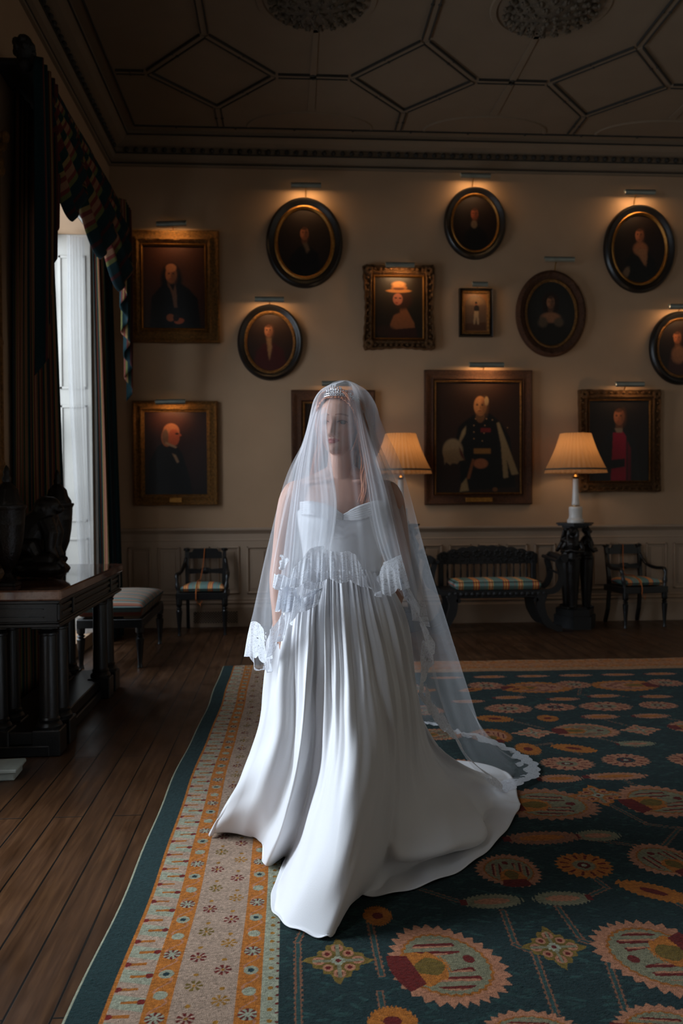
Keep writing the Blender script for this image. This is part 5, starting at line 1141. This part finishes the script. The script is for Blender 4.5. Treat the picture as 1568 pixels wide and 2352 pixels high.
# bodice
n, sec = 120, []
g_ = np.zeros((n, 26, 3))
for i in range(n):
    a = 2 * pi * i / n - pi / 2; fr = max(0, -sin(a)); ax = cos(a)
    top = 1.345 + .035 * fr * abs(sin(2.2 * ax)) ** .8 - .012 * exp(-(ax / .16) ** 2) * fr + (.0 if fr else -.02)
    for j in range(26):
        t_ = j / 25; z_ = 1.118 + (top - 1.118) * t_
        w_ = np.interp(z_, [1.1, 1.15, 1.22, 1.30, 1.36, 1.4], [.142, .14, .148, .163, .169, .167]); d_ = np.interp(z_, [1.1, 1.18, 1.25, 1.31, 1.36, 1.4], [.104, .104, .116, .130, .118, .1])
        bu = .024 * fr * (exp(-((abs(ax) - .45) / .22) ** 2)) * exp(-((z_ - 1.315) / .045) ** 2); pl = .0022 * sin(t_ * 60 + 9 * abs(ax)) * fr * (z_ > 1.25)
        g_[i, j] = ((w_ + .002) * cos(a), (d_ + bu + pl) * sin(a) - .002, z_)
    g_[i, 25] = g_[i, 24] * .97 + np.array([0, 0, .04])
bod = MB(); bod.grid(g_, True); bo = obj('bodice', bod, M['satin'], bride, smooth=True, solid=.003)
m = MB()
for s_ in (-1, 1):                                           # twisted drape at the neckline
    for q in range(6): m.tube(crom([(-.004, -.128, 1.315 + q * .003), (s_ * .05, -.152, 1.318 + q * .008), (s_ * .11, -.128, 1.335 + q * .008), (s_ * .155, -.06, 1.335 + q * .008)], 20), [.004] * 3 + [.006] * 14 + [.004] * 3, 8)
obj('neckline_drape', m, M['satin'], bo, smooth=True)

# skirt
R_ = [[(690, 1300, 3.15), (644, 1400, 3.12), (618, 1530, 3.1), (597, 1670, 3.15), (548, 1800, 3.25), (486, 1912, 3.44)],
 [(700, 1305, 3.08), (668, 1410, 3.02), (650, 1540, 2.98), (640, 1680, 3.0), (600, 1810, 3.1), (552, 1915, 3.42)],
 [(712, 1308, 3.06), (690, 1410, 3.0), (685, 1550, 2.97), (680, 1700, 3.0), (650, 1840, 3.1), (598, 1938, 3.37)],
 [(725, 1310, 3.04), (710, 1410, 2.97), (702, 1550, 2.9), (688, 1720, 2.92), (652, 1880, 2.98), (605, 1999, 3.16)],
 [(738, 1310, 3.03), (730, 1410, 2.97), (726, 1560, 2.94), (720, 1730, 3.0), (695, 1880, 3.08), (655, 1980, 3.22)],
 [(752, 1310, 3.02), (750, 1420, 2.95), (752, 1570, 2.9), (745, 1750, 2.89), (698, 1930, 2.9), (621, 2085, 2.9)],
 [(770, 1310, 3.02), (775, 1420, 2.93), (782, 1580, 2.87), (775, 1770, 2.8), (730, 1970, 2.72), (650, 2125, 2.72)],
 [(790, 1310, 3.02), (800, 1420, 2.93), (815, 1590, 2.86), (820, 1780, 2.76), (792, 2000, 2.66), (740, 2172, 2.62)],
 [(810, 1310, 3.03), (825, 1420, 2.94), (848, 1590, 2.87), (862, 1790, 2.82), (825, 2000, 2.73), (770, 2146, 2.67)],
 [(830, 1310, 3.05), (852, 1420, 2.97), (885, 1590, 2.93), (900, 1790, 2.97), (868, 1990, 2.9), (800, 2092, 2.87)],
 [(845, 1308, 3.07), (878, 1420, 3.0), (912, 1600, 3.0), (925, 1800, 3.06), (925, 1930, 2.98), (922, 1975, 2.95), (902, 1985, 3.05), (905, 2082, 2.89)],
 [(856, 1306, 3.11), (902, 1420, 3.05), (935, 1600, 3.07), (958, 1790, 3.2), (1005, 1900, 3.12), (1032, 1955, 3.06), (1005, 1970, 3.18), (1050, 2035, 3.04)],
 [(862, 1303, 3.15), (920, 1420, 3.1), (950, 1600, 3.17), (985, 1770, 3.36), (1060, 1860, 3.36), (1118, 1915, 3.3), (1096, 1935, 3.42), (1142, 1962, 3.30)],
 [(860, 1300, 3.2), (928, 1420, 3.18), (956, 1600, 3.27), (1000, 1750, 3.52), (1090, 1835, 3.64), (1190, 1888, 3.62)],
 [(850, 1298, 3.24), (918, 1420, 3.25), (950, 1600, 3.37), (1000, 1735, 3.7), (1100, 1800, 3.85), (1190, 1862, 3.74)]]
ribs = [[np.array(pt(*p)) for p in r] for r in R_]
for (wx, wy, hx, hy) in ((.30, 3.27, 1.05, 4.15), (.22, 3.29, .55, 4.35), (.13, 3.27, .05, 4.15), (.07, 3.22, -.25, 3.8)):
    ribs.append([np.array(p) for p in ((wx, wy, 1.14), (wx * .9 + hx * .1, wy + .1, .95), (wx * .8 + hx * .2, wy + .2, .7), (wx * .6 + hx * .4, wy * .6 + hy * .4, .35), (wx * .25 + hx * .75, wy * .25 + hy * .75, .1), (hx, hy, .03))])
ribs.append([np.array(pt(*p)) for p in [(694, 1302, 3.17), (646, 1400, 3.15), (622, 1530, 3.15), (603, 1670, 3.22), (556, 1800, 3.34), (489, 1916, 3.47)]])
NU, NV = 720, 150
G = blend(ribs, NU, NV, True); Nn = normals(G, True); u = np.linspace(0, len(ribs), NU, endpoint=False)[:, None]; t_ = np.linspace(0, 1, NV)[None]
pl = np.zeros((NU, NV)); r_ = np.random.default_rng(11)
ph1 = 2 * pi * u * 1.05 + 1.4 * np.sin(u * 1.3); ph2 = 2 * pi * u * 2.3 + 2 * np.sin(u * 2.1 + 1)
e1 = np.interp(t_, [0, .05, .22, .45, .7, 1], [.2, .8, 1, .6, .25, .05]); e2 = np.interp(t_, [0, .04, .15, .4, .7, 1], [.5, 1, .6, .25, .05, 0])
sharp = lambda s_: np.sign(s_) * np.abs(s_) ** .75
pl = .0115 * e1 * (.75 + .45 * np.sin(u * 2.9 + .7)) * sharp(np.sin(ph1 + .8 * np.sin(t_ * 4 + u))) + .006 * e2 * np.sin(ph2)
cr = .0035 * np.sin(t_ * 23 + 4 * np.sin(u * 1.7)) * np.sin(u * 2.3 + t_ * 5) * np.interp(t_, [.1, .4, 1], [0, 1, .8]); pl += cr
if np.mean(Nn[NU // len(ribs) * 7, :, 1]) > 0: Nn = -Nn
G = G + Nn * pl[..., None]; G[..., 2] = np.maximum(G[..., 2], .024 + .004 * np.sin(u * 9))
G -= np.array([BX0, BY0, 0]); m = MB(); m.grid(G, True); sk = obj('skirt', m, M['satin'], bride, smooth=True, solid=.003)
# gathered waistband
m = MB(); g_ = np.zeros((160, 8, 3))
for i in range(160):
    a = 2 * pi * i / 160
    for j in range(8): z_ = 1.105 + j * .009; rr = 1 + .018 * sin(a * 40) * sin(pi * j / 7); g_[i, j] = (.138 * rr * cos(a), .105 * rr * sin(a), z_)
m.grid(g_, True); obj('waistband', m, M['satin'], sk, smooth=True)

# veil
def veil(name, label, R_, nu, nv, amp, freq, mat, parent, seed=0, apow=1.0):
    ribs = [crom([pt(*p) for p in r], 40) for r in R_]; G = blend(ribs, nu, nv); Nn = normals(G)
    u = np.linspace(0, 1, nu)[:, None]; t_ = np.linspace(0, 1, nv)[None]; a = amp * np.clip(t_ * 2.2, 0, 1) ** apow
    ph = 2 * pi * freq * u + seed; s_ = np.sin(ph + .9 * np.sin(2.1 * t_ + 7 * u)) + .4 * np.sin(2.17 * ph + 1.3 + t_)
    a = a * s_ + .009 * np.clip((t_ - .86) / .14, 0, 1) * (np.sin(ph * 3.1 + 1) + .6 * np.sin(ph * 5.3)); hem = G[:, -1].copy(); G = G + Nn * a[..., None]; G[..., 2] = np.maximum(G[..., 2], .03 + .006 * np.sin(u * 60))
    U = np.r_[0, np.cumsum(np.linalg.norm(np.diff(hem, axis=0), axis=1))][:, None]; seg = np.linalg.norm(np.diff(G, axis=1), axis=2); V = np.concatenate([np.cumsum(seg[:, ::-1], 1)[:, ::-1], np.zeros((nu, 1))], 1)
    G -= np.array([BX0, BY0, 0]); me = fast_grid(G[..., 0], G[..., 1], G[..., 2]); set_uv(me, np.repeat(U, nv, 1), V); o = obj(name, me, mat, parent, recalc=False)
    if label: o['label'] = label
    return o
AP = (792, 875, 3.12)
LV = [[AP, (764, 882, 3.07), (747, 915, 3.05), (746, 960, 3.035), (757, 1060, 2.97), (771, 1165, 2.88), (752, 1290, 2.86), (728, 1398, 2.87)],
 [AP, (752, 887, 3.09), (733, 915, 3.08), (726, 955, 3.08), (712, 1060, 3.0), (708, 1170, 2.93), (700, 1300, 2.89), (690, 1412, 2.89)],
 [AP, (745, 890, 3.12), (725, 915, 3.12), (714, 955, 3.12), (682, 1080, 3.05), (660, 1190, 2.97), (645, 1310, 2.94), (640, 1440, 2.95), (632, 1490, 2.96)],
 [AP, (744, 891, 3.16), (722, 917, 3.17), (712, 960, 3.18), (702, 1010, 3.17), (666, 1092, 3.12), (634, 1220, 3.08), (608, 1350, 3.03), (600, 1470, 3.02), (612, 1550, 3.02)],
 [AP, (745, 891, 3.2), (723, 917, 3.22), (712, 960, 3.23), (702, 1010, 3.22), (665, 1092, 3.2), (632, 1220, 3.18), (603, 1350, 3.15), (584, 1450, 3.14), (576, 1508, 3.14)],
 [AP, (752, 890, 3.24), (728, 930, 3.3), (720, 975, 3.32), (695, 1100, 3.36), (680, 1250, 3.4), (690, 1450, 3.5), (740, 1600, 3.7)],
 [AP, (778, 893, 3.27), (775, 985, 3.38), (790, 1150, 3.46), (820, 1350, 3.6), (900, 1580, 4.0), (985, 1660, 4.6)],
 [AP, (800, 893, 3.26), (825, 980, 3.36), (870, 1150, 3.45), (920, 1350, 3.62), (1000, 1580, 4.1), (1075, 1702, 4.78)],
 [AP, (828, 889, 3.22), (856, 925, 3.27), (868, 980, 3.3), (908, 1120, 3.36), (968, 1320, 3.5), (1050, 1560, 3.85), (1120, 1690, 4.2), (1195, 1748, 4.42)],
 [AP, (830, 888, 3.18), (858, 920, 3.2), (876, 975, 3.23), (925, 1085, 3.27), (984, 1310, 3.38), (1065, 1580, 3.66), (1110, 1715, 3.9), (1185, 1785, 4.05), (1242, 1808, 4.08)],
 [AP, (828, 889, 3.15), (852, 925, 3.16), (865, 985, 3.17), (908, 1110, 3.19), (958, 1320, 3.25), (1000, 1540, 3.45), (1060, 1720, 3.75), (1130, 1800, 3.9), (1200, 1838, 3.9)],
 [AP, (824, 888, 3.12), (842, 925, 3.13), (850, 985, 3.11), (890, 1115, 3.1), (930, 1270, 3.1), (955, 1400, 3.14), (980, 1520, 3.22), (985, 1640, 3.35)],
 [AP, (812, 894, 3.1), (833, 985, 3.08), (862, 1115, 3.04), (895, 1270, 3.01), (930, 1370, 3.06), (965, 1440, 3.1), (998, 1500, 3.12)],
 [AP, (803, 889, 3.09), (820, 1000, 3.05), (836, 1110, 2.98), (850, 1210, 2.92), (880, 1290, 2.95), (935, 1345, 3.0), (950, 1370, 3.02)]]
v1 = veil('veil', 'long sheer tulle veil edged with lace and trailing on the carpet', LV, 700, 170, .0075, 12, M['veil'], bride, 1, 1.2)
BV = [[AP, (748, 889, 3.14), (725, 915, 3.13), (716, 955, 3.12), (690, 1050, 3.06), (662, 1150, 2.99), (642, 1250, 2.94), (622, 1356, 2.93)],
 [AP, (760, 881, 3.06), (741, 912, 3.04), (736, 945, 3.03), (713, 1040, 2.99), (697, 1150, 2.92), (686, 1250, 2.89), (668, 1352, 2.87)],
 [AP, (772, 877, 3.045), (760, 906, 3.02), (756, 938, 3.0), (745, 1040, 2.96), (740, 1150, 2.89), (735, 1250, 2.87), (731, 1338, 2.86)],
 [AP, (785, 875, 3.04), (780, 905, 3.015), (776, 938, 2.99), (772, 1040, 2.95), (775, 1150, 2.88), (780, 1250, 2.86), (783, 1340, 2.85)],
 [AP, (800, 876, 3.045), (800, 906, 3.025), (799, 938, 3.01), (805, 1040, 2.97), (818, 1150, 2.90), (828, 1250, 2.87), (836, 1350, 2.87)],
 [AP, (813, 881, 3.065), (820, 912, 3.05), (823, 945, 3.05), (836, 1040, 3.02), (856, 1150, 2.95), (868, 1250, 2.92), (878, 1374, 2.91)],
 [AP, (826, 887, 3.12), (840, 915, 3.12), (848, 950, 3.12), (868, 1040, 3.09), (896, 1150, 3.03), (914, 1250, 3.01), (935, 1352, 3.0)]]
veil('veil_blusher', 'short front tier of the veil over the face, ending in a scalloped lace band at the waist', BV, 420, 130, .0035, 5, M['blusher'], v1, 4, 1.2)
RF = [[AP, (808, 890, 3.08), (826, 1000, 3.04), (842, 1110, 2.97), (858, 1210, 2.93), (885, 1290, 2.96), (925, 1350, 3.0)], [AP, (814, 892, 3.1), (840, 1000, 3.06), (866, 1110, 3.01), (890, 1220, 2.98), (915, 1310, 3.0), (945, 1385, 3.04)], [AP, (819, 897, 3.13), (850, 1000, 3.11), (890, 1120, 3.09), (920, 1240, 3.07), (940, 1330, 3.07), (962, 1430, 3.12)], [AP, (826, 891, 3.14), (862, 1000, 3.15), (910, 1120, 3.15), (943, 1240, 3.13), (964, 1330, 3.13), (985, 1440, 3.16)]]
veil('veil_fold', 'doubled fold of net over her left shoulder', RF, 200, 110, .005, 3, M['fold'], v1, 3)
UV_ = [[AP, (770, 885, 3.10), (750, 960, 3.05), (760, 1060, 2.985), (773, 1165, 2.91), (755, 1290, 2.885), (732, 1385, 2.89)], [AP, (760, 890, 3.12), (733, 960, 3.09), (728, 1060, 3.01), (735, 1170, 2.94), (722, 1300, 2.9), (712, 1392, 2.9)], [AP, (752, 893, 3.14), (722, 955, 3.12), (700, 1070, 3.04), (690, 1180, 2.96), (680, 1300, 2.92), (668, 1405, 2.92)], [AP, (746, 891, 3.15), (716, 955, 3.14), (684, 1070, 3.07), (662, 1190, 2.99), (648, 1300, 2.95), (634, 1410, 2.95)]]
veil('veil_fold', 'doubled fold of net over her right shoulder', UV_, 200, 110, .005, 4, M['fold'], v1, 2)
veil('veil_fold', 'doubled fold of net over her right shoulder', [[tuple(np.array(p) + ((0, 0, .012) if i else (0, 0, 0))) for i, p in enumerate(r)] for r in UV_], 200, 110, .006, 3, M['fold'], v1, 5)
